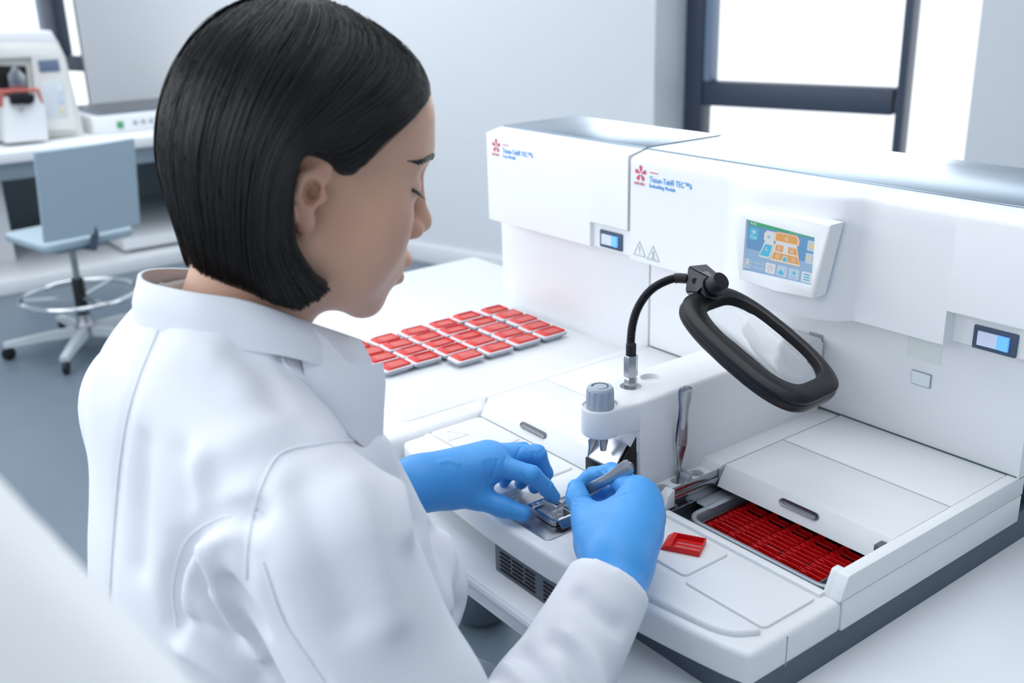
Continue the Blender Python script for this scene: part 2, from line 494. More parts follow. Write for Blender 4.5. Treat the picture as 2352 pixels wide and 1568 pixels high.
# ---- deck trays
def tray(x0, y0, x1, y1, z, name, parent=con, rim=0.004):
    o = ob(name, prism(rrect(x0, y0, x1, y1, 0.006, 4), 'z', z - 0.0035, z, 0.0012, 2, 40), white, parent)
    return o
tr = tray(0.372, -0.3905, 0.4465, -0.3265, -0.0212, 'deck_tray')
tr = tray(0.4520, -0.3985, 0.5500, -0.3245, -0.0212, 'deck_tray')
tr = tray(0.2050, -0.385, 0.2480, -0.3225, -0.0212, 'deck_tray')
tr = tray(0.0050, -0.3965, 0.0960, -0.3195, -0.0212, 'deck_tray')
tr = tray(0.1010, -0.3965, 0.2000, -0.3205, -0.0212, 'deck_tray')
def wrist_rest(x0, x1, yb, name):
    n = 16
    outer = [(x0 + (x1 - x0) * i / n, yf(x0 + (x1 - x0) * i / n) + 0.010 + (0.022 if i in (0, n) else 0.007 if i in (1, n - 1) else 0.002 if i in (2, n - 2) else 0)) for i in range(n + 1)]
    poly = outer + [(x1, yb), (x0, yb)]
    return ob(name, prism(poly, 'z', -0.026, -0.0178, 0.0045, 4, 35), white, con, 50)
wrist_rest(0.378, 0.552, -0.4035, 'wrist_rest')
wrist_rest(0.010, 0.205, -0.4010, 'wrist_rest')
ob('hook_tab', prism(rrect(-0.456, -0.0455, -0.444, -0.016, 0.003, 4), 'x', 0.405, 0.428, 0.001), white, con)
ob('tray_lip', join(box((0.345, -0.3200, -0.026), (0.550, -0.3100, -0.0200), 0.002), ), white, con)
ob('work_plate', prism(rrect(0.212, -0.4505, 0.309, -0.372, 0.007, 5), 'z', -0.0245, -0.0228, 0.0004), steel_dull, con)
# embossed warning triangle on the left tray
def tri_outline(c, ux, uy, s, w, mat, parent, name, nrm, th=0.0005):
    P = [Vector(c) + Vector(ux) * (s * math.cos(a)) + Vector(uy) * (s * math.sin(a)) for a in (math.pi / 2, math.pi * 7 / 6, math.pi * 11 / 6)]
    Q = [Vector(c) + (p - Vector(c)) * (1 - w) for p in P]
    bm = bmesh.new()
    rows = []
    for off in (0, th):
        rows.append(([bm.verts.new(p + Vector(nrm) * off) for p in P], [bm.verts.new(q + Vector(nrm) * off) for q in Q]))
    (a0, b0), (a1, b1) = rows
    for i in range(3):
        j = (i + 1) % 3
        bm.faces.new((a1[i], a1[j], b1[j], b1[i]))
        bm.faces.new((a0[i], a0[j], a1[j], a1[i]))
        bm.faces.new((b1[i], b1[j], b0[j], b0[i]))
        bm.faces.new((b0[i], b0[j], a0[j], a0[i]))
    return ob(name, bm, mat, parent)
tri_outline((0.034, -0.378, -0.0212), (0, 1, 0), (-1, 0, 0), 0.019, 0.16, white, con, 'warning_emboss', (0, 0, 1), 0.0008)
for i in range(3):
    ob('warning_emboss', tube([(0.030, -0.383 + 0.005 * i, -0.0209), (0.038, -0.383 + 0.005 * i, -0.0209)], 0.0007, 8), white, con)

# ---- back panel and upper housing
bp = ob('back_panel', box((0.0, 0.0, -0.003), (0.567, 0.05, 0.146), 0.0015), white, con)
ob('rear_body', box((0.004, 0.045, -0.05), (0.563, 0.182, 0.15)), slate, con)
ob('panel_gap', box((0.002, -0.0006, -0.0015), (0.565, 0.002, 0.0012)), seam_groove, con)
ob('cable_slot', box((0.284, -0.0012, 0.062), (0.3045, 0.001, 0.0965), 0.0004), M('slot_grey', (0.62, 0.65, 0.66), 0.4), con)
ob('sensor_window', box((0.4298, -0.0022, 0.0715), (0.4530, 0.001, 0.0865), 0.0005), M('clear_cover', (0.90, 0.93, 0.94), 0.12), con)
ob('window_rim', box((0.4290, -0.0014, 0.0705), (0.4540, 0.0005, 0.0875), 0.0003), grey_line, con)
ob('paper_strip', box((0.4193, -0.0006, 0.1010), (0.4625, 0.0002, 0.1420)), M('pale_tape', (0.88, 0.90, 0.895), 0.5), con)

bx = [(0.174, 0), (0.186, 0.004), (0.200, 0.013), (0.218, 0.0235), (0.235, 0.0290), (0.250, 0.0305), (0.262, 0.0310), (0.284, 0.0275), (0.312, 0.0240), (0.340, 0.0200), (0.363, 0.0120), (0.3735, 0.0005)]
def housing_rings():
    rings = []
    ZL = [0.142, 0.1425, 0.16, 0.20, 0.24, 0.27, 0.2815, 0.2850, 0.2875]
    for z in ZL:
        k = 1 + 0.5 * (0.285 - z) / 0.143
        inset = 0.0015 if z == 0.142 else (0.0 if z < 0.284 else (0.0010 if z < 0.286 else 0.0035))
        pts = [(0.0, -0.042 + inset)] + [(x * 1.0, -0.042 - d * k + inset) for x, d in bx] + [(0.40, -0.042 + inset), (0.4855, -0.042 + inset), (0.4855, 0.05), (0.0, 0.05)]
        rings.append([Vector((x, y, z)) for x, y in pts])
    # chamfer up to the sheet
    top = []
    for p in rings[-1]:
        top.append(Vector((p.x, max(p.y, -0.042) if p.y > 0 else -0.0125, 0.2950)))
    rings.append(top)
    return rings
uh = ob('upper_housing', loft(housing_rings()), white, con, 50)
ob('housing_back', box((0.001, 0.04, 0.142), (0.583, 0.183, 0.2945), 0.002), white, con)
ob('top_sheet', box((0.001, -0.0122, 0.2935), (0.583, 0.186, 0.2972), 0.0006), steel_top, con)
# switch recess
def switch(parent, x0, z0, x1, z1, y):
    s = ob('switch_frame', prism(rrect(x0, z0, x1, z1, 0.0012, 3), 'y', y - 0.0022, y + 0.002, 0.0006), navy, parent)
    mx = x0 + (x1 - x0) * 0.55
    dz = (z1 - z0) * 0.20
    a, b = x0 + (x1 - x0) * 0.13, x1 - (x1 - x0) * 0.17
    rings = []
    N = 8
    ro = []
    for i in range(N + 1):
        x = a + (b - a) * i / N
        yy = y - 0.0040 - 0.0024 * (2 * i / N - 1) * (0.5 if i > N / 2 else -0.4)
        ro.append((x, yy))
    def strip(i0, i1):
        return loft([[Vector((x, yy, z0 + dz)), Vector((x, yy, z1 - dz)), Vector((x, y, z1 - dz)), Vector((x, y, z0 + dz))] for x, yy in ro[i0:i1 + 1]])
    ob('rocker_face', strip(0, 5), glow_pale, s)
    ob('rocker_light', strip(5, 8), glow_blue, s)
    return s
ob('housing_end', loft([[Vector((x, y, z)) for y, z in ((0.05, 0.1800), (-0.0405, 0.1800), (-0.042, 0.1815), (-0.042, 0.2815), (-0.041, 0.2850), (-0.0385, 0.2875), (-0.0125, 0.2950), (0.05, 0.2950))] for x in (0.4855, 0.583)]), white, con)
ob('switch_recess', box((0.4855, -0.0230, 0.1430), (0.583, 0.05, 0.1805)), white, con)
switch(con, 0.5090, 0.1425, 0.5568, 0.1680, -0.0232)
# screen bezel and screen
def bez(x, z, d): return Vector((x, -0.0860 - 0.12 * (0.24 - z) - d, z))
bo = [(0.2231, 0.2573), (0.293, 0.2617), (0.3633, 0.2601), (0.3538, 0.1755), (0.300, 0.1720), (0.2467, 0.1757)]
bi = [(0.2456, 0.2478), (0.295, 0.2455), (0.3448, 0.2433), (0.3497, 0.1887), (0.300, 0.1879), (0.2496, 0.1870)]
rings = [[bez(x, z, -0.022) for x, z in bo], [bez(x, z, 0.001) for x, z in bo],
         [bez(x * 0.965 + 0.297 * 0.035, z * 0.965 + 0.217 * 0.035, 0.0025) for x, z in bo],
         [bez(x, z, 0.0015) for x, z in bi], [bez(x, z, -0.006) for x, z in bi]]
ob('screen_bezel', bevel(loft(rings, cap=False), 0.0016, 3, 25), white, con, 50)
scr_e = 0.55
def SM(n, c):
    m = M('screen_' + n, c, 0.2, emit=scr_e, var=0.0, spec=0.3)
    b = m.node_tree.nodes['Principled BSDF']
    for l in list(b.inputs['Base Color'].links): m.node_tree.links.remove(l)
    b.inputs['Base Color'].default_value = (0.01, 0.01, 0.012, 1)
    return m
s_blue, s_green, s_orange, s_cyan = SM('blue', (0.44, 0.66, 0.86)), SM('green', (0.30, 0.72, 0.52)), SM('orange', (0.94, 0.70, 0.42)), SM('cyan', (0.36, 0.80, 0.96))
s_white, s_pale, s_yel, s_grey, s_light = SM('white', (0.92, 0.94, 0.97)), SM('pale', (0.80, 0.88, 0.97)), SM('yellow', (0.98, 0.88, 0.45)), SM('grey', (0.74, 0.72, 0.78)), SM('lightblue', (0.62, 0.77, 0.92))
o0 = bez(0.2490, 0.1880, -0.0032); xd = (bez(0.3490, 0.1880, -0.0032) - o0); yd = (bez(0.2475, 0.2468, -0.0032) - o0)
sn = xd.cross(yd).normalized()
def sp(u, v, d=0): return o0 + xd * u + yd * v + sn * d
scr = ob('screen', loft([[sp(-0.02, -0.02), sp(1.02, -0.02), sp(1.02, 1.02), sp(-0.02, 1.02)], [sp(-0.02, -0.02, -0.002), sp(1.02, -0.02, -0.002), sp(1.02, 1.02, -0.002), sp(-0.02, 1.02, -0.002)]]), s_blue, con)
lay = [0]
def spoly(name, pts, mat, lv=1):
    bm = bmesh.new()
    d = 0.00005 * lv
    bm.faces.new([bm.verts.new(sp(u, v, d)) for u, v in pts])
    return ob(name, bm, mat, scr)
def srect(name, u0, v0, u1, v1, mat, lv=1, r=0.012):
    pts = rrect(u0, v0 * 0.59, u1, v1 * 0.59, r, 3)
    return spoly(name, [(u, v / 0.59) for u, v in pts], mat, lv)
def stext(body, u, v, h, mat, lv=3, align='LEFT', sx=0.8):
    text('screen_text', body, h * yd.length * 1.35, sp(u, v, 0.00005 * lv), xd, yd, mat, scr, 0.0, align, sx)
srect('screen_tint', 0.0, 0.0, 1.0, 0.42, s_light, 1, 0.001)
srect('status_bar', 0.0, 0.895, 1.0, 1.0, s_green, 1, 0.001)
stext('Auto', 0.012, 0.915, 0.075, s_white); stext('07/31/2018 Tue  04:50 PM', 0.99, 0.912, 0.062, s_pale, 3, 'RIGHT', 0.72)
srect('cryo_button', 0.012, 0.62, 0.145, 0.85, s_cyan, 2); stext('Cryo', 0.078, 0.640, 0.075, s_white, 3, 'CENTER')
def flake(u, v, r, mat):
    for k in range(3):
        a = math.radians(60 * k)
        c, s = math.cos(a), math.sin(a)
        w = r * 0.16
        spoly('snow_mark', [(u + c * r - s * w * 0.6, v + (s * r + c * w) / 0.59), (u - c * r - s * w * 0.6, v + (-s * r + c * w) / 0.59),
                            (u - c * r + s * w * 0.6, v + (-s * r - c * w) / 0.59), (u + c * r + s * w * 0.6, v + (s * r - c * w) / 0.59)], mat, 3)
flake(0.078, 0.775, 0.032, s_white)
spoly('cold_unit_picture', [(0.185, 0.315), (0.345, 0.315), (0.40, 0.60), (0.385, 0.66), (0.385, 0.80), (0.41, 0.86), (0.27, 0.86), (0.235, 0.80), (0.235, 0.67), (0.255, 0.66), (0.245, 0.60)], s_white, 2)
spoly('cold_unit_field', [(0.20, 0.345), (0.335, 0.345), (0.375, 0.59), (0.265, 0.59)], s_cyan, 3)
stext('-5', 0.285, 0.45, 0.09, s_white, 4, 'CENTER'); flake(0.305, 0.74, 0.026, s_cyan)
spoly('main_unit_edge', [(0.350, 0.295), (0.795, 0.295), (0.72, 0.68), (0.745, 0.70), (0.745, 0.81), (0.70, 0.885), (0.42, 0.885), (0.385, 0.83), (0.385, 0.70), (0.41, 0.68)], s_orange, 2)
spoly('main_unit_picture', [(0.360, 0.305), (0.785, 0.305), (0.712, 0.68), (0.735, 0.70), (0.735, 0.81), (0.695, 0.87), (0.425, 0.87), (0.392, 0.825), (0.392, 0.70), (0.415, 0.68)], s_white, 3)
spoly('main_unit_field', [(0.41, 0.705), (0.72, 0.705), (0.72, 0.80), (0.69, 0.86), (0.43, 0.86), (0.405, 0.82)], s_orange, 4)
spoly('main_unit_field', [(0.415, 0.50), (0.53, 0.50), (0.53, 0.63), (0.425, 0.63)], s_orange, 4)
spoly('main_unit_field', [(0.60, 0.50), (0.735, 0.50), (0.715, 0.63), (0.60, 0.63)], s_orange, 4)
spoly('main_unit_field', [(0.375, 0.335), (0.775, 0.335), (0.742, 0.475), (0.405, 0.475)], s_orange, 4)
spoly('main_unit_field', [(0.530, 0.325), (0.605, 0.325), (0.600, 0.435), (0.540, 0.435)], s_white, 5)
spoly('main_unit_field', [(0.540, 0.330), (0.598, 0.330), (0.593, 0.420), (0.548, 0.420)], s_cyan, 6)
for s_, u, v in (('62', 0.565, 0.745), ('61', 0.478, 0.53), ('62', 0.655, 0.53), ('62', 0.460, 0.37), ('63', 0.690, 0.37)):
    stext(s_, u, v, 0.085, s_white, 7, 'CENTER')
for u, v in ((0.035, 0.16), (0.035, 0.065)):
    srect('schedule_mark', u - 0.028, v - 0.030, u + 0.022, v + 0.055, s_white, 2, 0.006)
spoly('schedule_arrow', [(0.022, 0.150), (0.046, 0.172), (0.022, 0.194)], s_blue, 3)
srect('schedule_stop', 0.020, 0.055, 0.046, 0.098, s_blue, 3, 0.002)
stext('Tue 09:00 AM', 0.068, 0.150, 0.058, s_pale); stext('Tue 05:00 PM', 0.068, 0.055, 0.058, s_pale)
for i, u in enumerate((0.305, 0.475, 0.645, 0.825)):
    srect('menu_button', u, 0.03 if i != 3 else 0.03, u + 0.145, 0.235, s_white if i in (0, 3) else s_pale, 2)
def sring(name, u, v, r0, r1, mat, a0=0, a1=360, lv=3, n=18):
    A = [math.radians(a0 + (a1 - a0) * k / n) for k in range(n + 1)]
    bm = bmesh.new(); prev = None
    for a in A:
        cur = [bm.verts.new(sp(u + r * math.cos(a), v + r * math.sin(a) / 0.59, 0.00005 * lv)) for r in (r0, r1)]
        if prev: bm.faces.new((prev[0], prev[1], cur[1], cur[0]))
        prev = cur
    ob(name, bm, mat, scr)
sring('clock_mark', 0.3775, 0.133, 0.029, 0.035, s_grey, -60, 270)
spoly('clock_hand', [(0.375, 0.133), (0.380, 0.133), (0.380, 0.18), (0.375, 0.18)], s_grey, 3); spoly('clock_hand', [(0.375, 0.133), (0.395, 0.133), (0.395, 0.142), (0.375, 0.142)], s_grey, 3)
srect('sleep_mark', 0.500, 0.06, 0.575, 0.125, s_cyan, 3, 0.01); srect('sleep_mark', 0.515, 0.10, 0.555, 0.15, s_cyan, 3, 0.01); stext('zz', 0.575, 0.155, 0.05, s_cyan, 3)
srect('lock_mark', 0.698, 0.125, 0.742, 0.175, s_cyan, 3, 0.004); sring('lock_mark', 0.72, 0.175, 0.012, 0.018, s_cyan, 0, 180)
stext('Display', 0.7175, 0.055, 0.052, s_cyan, 3, 'CENTER', 0.7)
for v in (0.070, 0.120, 0.170):
    srect('menu_bar', 0.858, v, 0.940, v + 0.028, s_cyan, 3, 0.001)
for u, v in ((0.855, 0.645), (0.850, 0.400)):
    srect('lamp_button', u, v, u + 0.135, v + 0.20, s_pale, 2)
sring('lamp_mark', 0.922, 0.735, 0.0, 0.026, s_yel); srect('lamp_mark', 0.913, 0.79, 0.931, 0.815, s_yel, 3, 0.002)
for k in range(8):
    a = math.radians(45 * k + 22)
    spoly('lamp_ray', [(0.922 + 0.036 * math.cos(a + d) if r == 0 else 0.922 + 0.045 * math.cos(a + d), 0.735 + (0.036 if r == 0 else 0.045) * math.sin(a + d) / 0.59) for r, d in ((0, -0.06), (1, -0.06), (1, 0.06), (0, 0.06))], s_cyan, 3)
sring('lamp_mark', 0.885, 0.505, 0.0, 0.018, s_yel)
for k in range(5):
    srect('dimmer_bar', 0.945 - 0.006 * (4 - k) * 0.3, 0.43 + 0.028 * k, 0.950 + 0.005 * k, 0.45 + 0.028 * k, s_yel if k < 2 else s_grey, 3, 0.001)

# ---- lettering on the two housings
def blossom(c, s, parent):
    c = Vector(c)
    for k in range(5):
        a = math.radians(90 + 72 * k)
        d = Vector((math.cos(a), 0, math.sin(a))); e = Vector((-math.sin(a), 0, math.cos(a)))
        bm = bmesh.new()
        P = [(0.10, 0), (0.40, 0.16), (0.72, 0.26), (0.92, 0.20), (1.0, 0.08), (0.93, 0.0), (1.0, -0.08), (0.92, -0.20), (0.72, -0.26), (0.40, -0.16)]
        bm.faces.new([bm.verts.new(c + d * (p * s) + e * (q * s)) for p, q in P])
        ob('blossom_petal', bm, ink_pink, parent)
def letterset(x, zt, y, parent, second, sc=1.0):
    blossom((x, y, zt - 0.004), 0.0115 * sc, parent)
    text('maker_name', 'SAKURA', 0.0056 * sc, (x - 0.0125, y, zt - 0.0200), (1, 0, 0), (0, 0, 1), ink_pink, parent)
    ob('red_bar', box((x + 0.0180, y - 0.0002, zt - 0.0008), (x + 0.0335, y + 0.0002, zt + 0.0004)), ink_pink, parent)
    text('product_name', 'Tissue-Tek\u00ae TEC\u21226', 0.0112 * sc, (x + 0.0170, y, zt - 0.0130), (1, 0, 0), (0, 0, 1), ink_blue, parent, sx=0.80)
    text('module_name', second, 0.0074 * sc, (x + 0.0170, y, zt - 0.0205), (1, 0, 0), (0, 0, 1), ink_blue, parent, sx=0.86)
letterset(0.0199, 0.2715, -0.0425, uh, 'Embedding Module')
def warn(x, z, parent, hot):
    y = -0.0425
    tri_outline((x, y, z), (1, 0, 0), (0, 0, 1), 0.0145, 0.13, ink_grey, parent, 'warning_mark', (0, -1, 0), 0.0002)
    if hot:
        ob('warning_mark', box((x - 0.005, y - 0.0002, z - 0.0050), (x + 0.005, y + 0.0002, z - 0.0040)), ink_grey, parent)
        ob('warning_mark', tube([(x - 0.001, y, z - 0.003), (x + 0.001, y, z), (x - 0.001, y, z + 0.003), (x + 0.001, y, z + 0.006)], 0.0010, 6), ink_grey, parent)
    else:
        ob('warning_mark', box((x - 0.0006, y - 0.0002, z - 0.001), (x + 0.0006, y + 0.0002, z + 0.007)), ink_grey, parent)
        ob('warning_mark', box((x - 0.0007, y - 0.0002, z - 0.0042), (x + 0.0007, y + 0.0002, z - 0.0028)), ink_grey, parent)
warn(0.0200, 0.1580, uh, False); warn(0.0470, 0.1565, uh, True)

# ---------------------------------------------------------------- cold plate module on the left
cry = empty('cryo_module', (-0.18, -0.2, TZ), label='white cold plate unit at the left end of the console, red blocks lying on it', cat='lab machine')
cy = -0.0205
poly = [(x - 0.3655, yf(x + 0.08, -0.440, 0.02)) for x in [0.36 * i / 12 for i in range(13)]] + [(-0.0032, 0.02), (-0.3655, 0.02)]
ob('base_body', prism(poly, 'z', TZ, cy, 0.010, 4, 40), white, cry, 50)
ob('cold_plate', prism(rrect(-0.350, -0.408, -0.040, -0.004, 0.014, 5), 'z', cy - 0.003, cy + 0.0012, 0.0008), white, cry)
ob('side_ridge', box((-0.0160, -0.302, cy - 0.01), (-0.0030, 0.0, -0.0015), 0.002), white, cry)
ob('back_panel', box((-0.3640, 0.0, cy - 0.004), (-0.0035, 0.05, 0.148), 0.002), white, cry)
ob('rear_body', box((-0.360, 0.045, TZ), (-0.006, 0.14, 0.15)), slate, cry)
prof = [(-0.0405, 0.1440), (-0.042, 0.1455), (-0.042, 0.2860), (-0.0405, 0.2888), (-0.0115, 0.2950), (0.145, 0.2950), (0.145, 0.1440)]
ch = ob('upper_housing', prism(prof, 'x', -0.3400, -0.0860, 0.0), white, cry)
prof2 = [(-0.0405, 0.1815), (-0.042, 0.1830)] + prof[2:6] + [(0.145, 0.1815)]
ob('housing_end', prism(prof2, 'x', -0.0860, -0.0060, 0.0), white, cry)
ob('switch_recess', box((-0.0860, -0.0350, 0.1445), (-0.0060, 0.10, 0.1830)), white, cry)
ob('top_sheet', box((-0.3350, -0.0108, 0.2932), (-0.0025, 0.1455, 0.2975), 0.0006), steel_top, cry)
ob('gasket', box((-0.0040, -0.010, 0.2900), (-0.0006, 0.1400, 0.2978)), slate, cry)
switch(cry, -0.0690, 0.1478, -0.0218, 0.1730, -0.0352)
letterset(-0.3135, 0.2735, -0.0425, ch, 'Cryo Module')

# ---------------------------------------------------------------- histology cassettes, moulds, forceps, magnifier
def slot_plate(xc, yc, holes, z0, z1):
    """flat plate over the grid xc x yc with real slots at the (i, j) cells in holes"""
    bm = bmesh.new()
    g = {}
    def V(i, j, k):
        key = (i, j, k)
        if key not in g: g[key] = bm.verts.new((xc[i], yc[j], (z0, z1)[k]))
        return g[key]
    nx, ny = len(xc) - 1, len(yc) - 1
    sol = lambda i, j: 0 <= i < nx and 0 <= j < ny and (i, j) not in holes
    for i in range(nx):
        for j in range(ny):
            if not sol(i, j): continue
            bm.faces.new((V(i, j, 1), V(i + 1, j, 1), V(i + 1, j + 1, 1), V(i, j + 1, 1)))
            bm.faces.new((V(i, j, 0), V(i, j + 1, 0), V(i + 1, j + 1, 0), V(i + 1, j, 0)))
            for di, dj, a, b in ((-1, 0, (i, j), (i, j + 1)), (1, 0, (i + 1, j), (i + 1, j + 1)), (0, -1, (i, j), (i + 1, j)), (0, 1, (i, j + 1), (i + 1, j + 1))):
                if not sol(i + di, j + dj):
                    bm.faces.new((V(*a, 0), V(*b, 0), V(*b, 1), V(*a, 1)))
    return bm

def cassette_frame(h=0.0062, top=0.0):
    """open rectangular cassette body, long axis x, sloped writing end at -x"""
    L0, L1, W = -0.0200, 0.0200, 0.0144
    bm = bmesh.new()
    def ring(pts): return [bm.verts.new(p) for p in pts]
    ob_ = ring([(L0, -W, 0), (L1, -W, 0), (L1, W, 0), (L0, W, 0)])
    o1 = ring([(L0, -W, 0.0012), (L1, -W, 0.0012), (L1, W, 0.0012), (L0, W, 0.0012)])
    o2 = ring([(L0 + 0.0062, -W, h), (L1, -W, h), (L1, W, h), (L0 + 0.0062, W, h)])
    i2 = ring([(-0.0098, -W + 0.0011, h), (L1 - 0.0012, -W + 0.0011, h), (L1 - 0.0012, W - 0.0011, h), (-0.0098, W - 0.0011, h)])
    i1 = ring([(-0.0098, -W + 0.0011, 0.0012), (L1 - 0.0012, -W + 0.0011, 0.0012), (L1 - 0.0012, W - 0.0011, 0.0012), (-0.0098, W - 0.0011, 0.0012)])
    i0 = ring([(-0.0098, -W + 0.0011, 0.0), (L1 - 0.0012, -W + 0.0011, 0.0), (L1 - 0.0012, W - 0.0011, 0.0), (-0.0098, W - 0.0011, 0.0)])
    for A, B in ((ob_, o1), (o1, o2), (o2, i2), (i2, i1), (i1, i0), (i0, ob_)):
        for k in range(4):
            bm.faces.new((A[k], A[(k + 1) % 4], B[(k + 1) % 4], B[k]))
    bmesh.ops.recalc_face_normals(bm, faces=bm.faces)
    return bm

# loose cassette on the right-hand deck tray
lc = empty('tissue_cassette', (0.4085, -0.3530, -0.0212), (0, 0, math.radians(28.5)),
           label='single bright red slotted cassette lying loose on the white deck tray', cat='cassette')
ob('cassette_frame', bevel(cassette_frame(), 0.0003, 2), red, lc, local=True)
xc = [-0.0100, -0.0080]
for gidx in range(2):
    for k in range(7):
        xc += [xc[-1] + 0.00115, xc[-1] + 0.00115 + 0.00065]
    xc[-1] += 0.0004
xc.append(0.0190)
yc = [-0.0135, -0.0105, -0.0070, -0.0035, 0.0, 0.0035, 0.0070, 0.0135]
holes = {(1 + 2 * k, j) for k in range(14) for j in (1, 3, 5)}
ob('slotted_floor', slot_plate(xc, yc, holes, 0.0004, 0.0009), red, lc, local=True)
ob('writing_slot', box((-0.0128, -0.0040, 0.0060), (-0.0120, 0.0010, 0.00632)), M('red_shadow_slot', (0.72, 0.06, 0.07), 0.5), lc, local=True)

# frozen blocks on the cold plate
mould_metal = M('cold_mould_metal', (0.66, 0.69, 0.73), 0.42, 0.5, var=0.08, scale=120)
frost = M('frosted_wax', (0.90, 0.88, 0.90), 0.5, var=0.05, scale=80)
def blk_ring(hx, hy, z, c=0.004):
    return [Vector(p) for p in ((-hx + c, -hy, z), (hx - c, -hy, z), (hx, -hy + c, z), (hx, hy - c, z), (hx - c, hy, z), (-hx + c, hy, z), (-hx, hy - c, z), (-hx, -hy + c, z))]
mould_me = bm_mesh(loft([blk_ring(0.0120, 0.0175, 0.0), blk_ring(0.0125, 0.0185, 0.0015), blk_ring(0.0150, 0.0220, 0.0060), blk_ring(0.0172, 0.0250, 0.0062), blk_ring(0.0178, 0.0256, 0.0085), blk_ring(0.0172, 0.0250, 0.0098)]), 'mould')
rim_me = bm_mesh(loft([blk_ring(0.0170, 0.0248, 0.0094), blk_ring(0.0166, 0.0240, 0.0108), blk_ring(0.0150, 0.0215, 0.0112)]), 'wax_rim')
cb = cassette_frame(0.0052)
bmesh.ops.rotate(cb, verts=cb.verts, cent=(0, 0, 0), matrix=Matrix.Rotation(math.radians(90), 3, 'Z'))
bmesh.ops.translate(cb, verts=cb.verts, vec=(0, 0, 0.0090))
for v in cb.verts: v.co.x *= 0.97; v.co.y *= 1.05
bevel(cb, 0.0005, 2)
cass_me = bm_mesh(cb, 'cassette')
fills = []
for k in range(4):
    z = 0.0116 + 0.0006 * k
    fills.append(bm_mesh(prism(rrect(-0.0128, -0.0102, 0.0128, 0.0196, 0.0015, 3), 'z', 0.0100, z, 0.0002), 'wax_fill'))
cells = [(-0.318, -0.055), (-0.281, -0.052), (-0.244, -0.051), (-0.205, -0.056), (-0.168, -0.056), (-0.322, -0.110), (-0.281, -0.108), (-0.241, -0.110), (-0.204, -0.111), (-0.168, -0.110), (-0.315, -0.162), (-0.279, -0.165), (-0.240, -0.166), (-0.205, -0.167), (-0.166, -0.165), (-0.315, -0.216), (-0.279, -0.218), (-0.241, -0.218), (-0.205, -0.219), (-0.166, -0.220), (-0.313, -0.273), (-0.279, -0.271), (-0.241, -0.270), (-0.204, -0.272), (-0.313, -0.327), (-0.278, -0.323), (-0.245, -0.322), (-0.205, -0.322), (-0.272, -0.374), (-0.237, -0.374)]
ordn = ['first', 'second', 'third', 'fourth', 'fifth', 'sixth', 'seventh', 'eighth', 'ninth', 'tenth', 'eleventh', 'twelfth', 'thirteenth']
for i, (x, y) in enumerate(cells):
    c = i // 5 if i < 20 else (4 if i < 24 else 5 if i < 28 else 6)
    r = (i % 5) if i < 20 else ((i - 20) % 4 if i < 28 else i - 27)
    zr = random.uniform(-2.5, 2.5)
    hidden_pair = (i >= 28)
    lab = ('red cassette block beside the white collar, %s of the two half hidden' % ('left' if i == 28 else 'right')) if hidden_pair else \
          'red cassette block in grey mould, %s from outer edge, %s row from back panel' % (ordn[r], ordn[c])
    b = empty('cassette_block', (x, y, -0.0193), (0, 0, math.radians(zr)), label=lab, cat='cassette', group='red cassette blocks on the cold plate')
    ob('mould', mould_me, mould_metal, b, local=True)
    ob('wax_rim', rim_me, frost, b, local=True)
    ob('cassette', cass_me, red_pale, b, local=True)
    ob('wax_fill', fills[(i * 7 + i // 3) % 4], wax, b, local=True)

# ---- steel tub with upright cassettes in the right well
tub = empty('cassette_tub', (0.444, -0.2, -0.052), label='grey steel tub full of upright red cassettes sunk under the right lid', cat='tray')
def tubring(d, z, r=0.02):
    return [Vector((x, y, z)) for x, y in rrect(0.354 + d, -0.2955 + d, 0.5455 - d, -0.098 - d, max(0.004, r - d), 6)]
tub_metal = M('tub_metal', (0.70, 0.73, 0.76), 0.38, 0.6, var=0.05)
ob('tub_wall', loft([tubring(0.0016, -0.0515), tubring(0.0010, -0.034), tubring(0.0, -0.0325), tubring(0.0002, -0.0302), tubring(0.0015, -0.0295), tubring(0.0050, -0.0300), tubring(0.0062, -0.0320), tubring(0.0068, -0.0505)], cap=False), tub_metal, tub, 60)
ob('tub_floor', box((0.356, -0.293, -0.0518), (0.543, -0.10, -0.0505)), black_deep, tub)  # coloured black to act as the shade in gaps between cassettes
ob('lift_tab', prism(rrect(0.3395, -0.262, 0.362, -0.205, 0.004, 4), 'z', -0.0318, -0.0303, 0.0003), tub_metal, tub)
wire = steel
for i in range(6):
    x = 0.3685 + 0.0306 * i
    ob('divider_wire', box((x - 0.0004, -0.2885, -0.049), (x + 0.0004, -0.105, -0.0425 if 0 < i < 5 else -0.0370)), steel if i in (0, 5) else steel, tub)
for j in range(4):
    y = -0.2600 + 0.0215 * j
    ob('divider_wire', box((0.3685, y - 0.0003, -0.049), (0.5215, y + 0.0003, -0.0405)), steel, tub)
red_tub = M('deep_red_plastic', (0.80, 0.07, 0.09), 0.35, var=0.06)
w2 = 0.0138
cm = join(box((-w2, -0.0006, 0), (w2, 0.0006, 0.0160), 0.0003), box((-w2, 0, 0), (-w2 + 0.0012, 0.0046, 0.0135)), box((w2 - 0.0012, 0, 0), (w2, 0.0046, 0.0120)),
          prism([(-w2 + 0.0005, 0.0), (-w2 + 0.0005, 0.0150), (-w2 + 0.003, 0.0168), (-w2 + 0.008, 0.0168), (-w2 + 0.010, 0.0120), (-w2 + 0.010, 0.0)], 'y', 0.0030, 0.0044), box((-w2, 0.0, 0.0), (w2, 0.0040, 0.0012)))
for v in cm.verts: v.co.z *= 0.74
cas_me = bm_mesh(cm, 'tissue_cassette')
shade(cas_me, 30); cas_me.materials.append(red_tub)
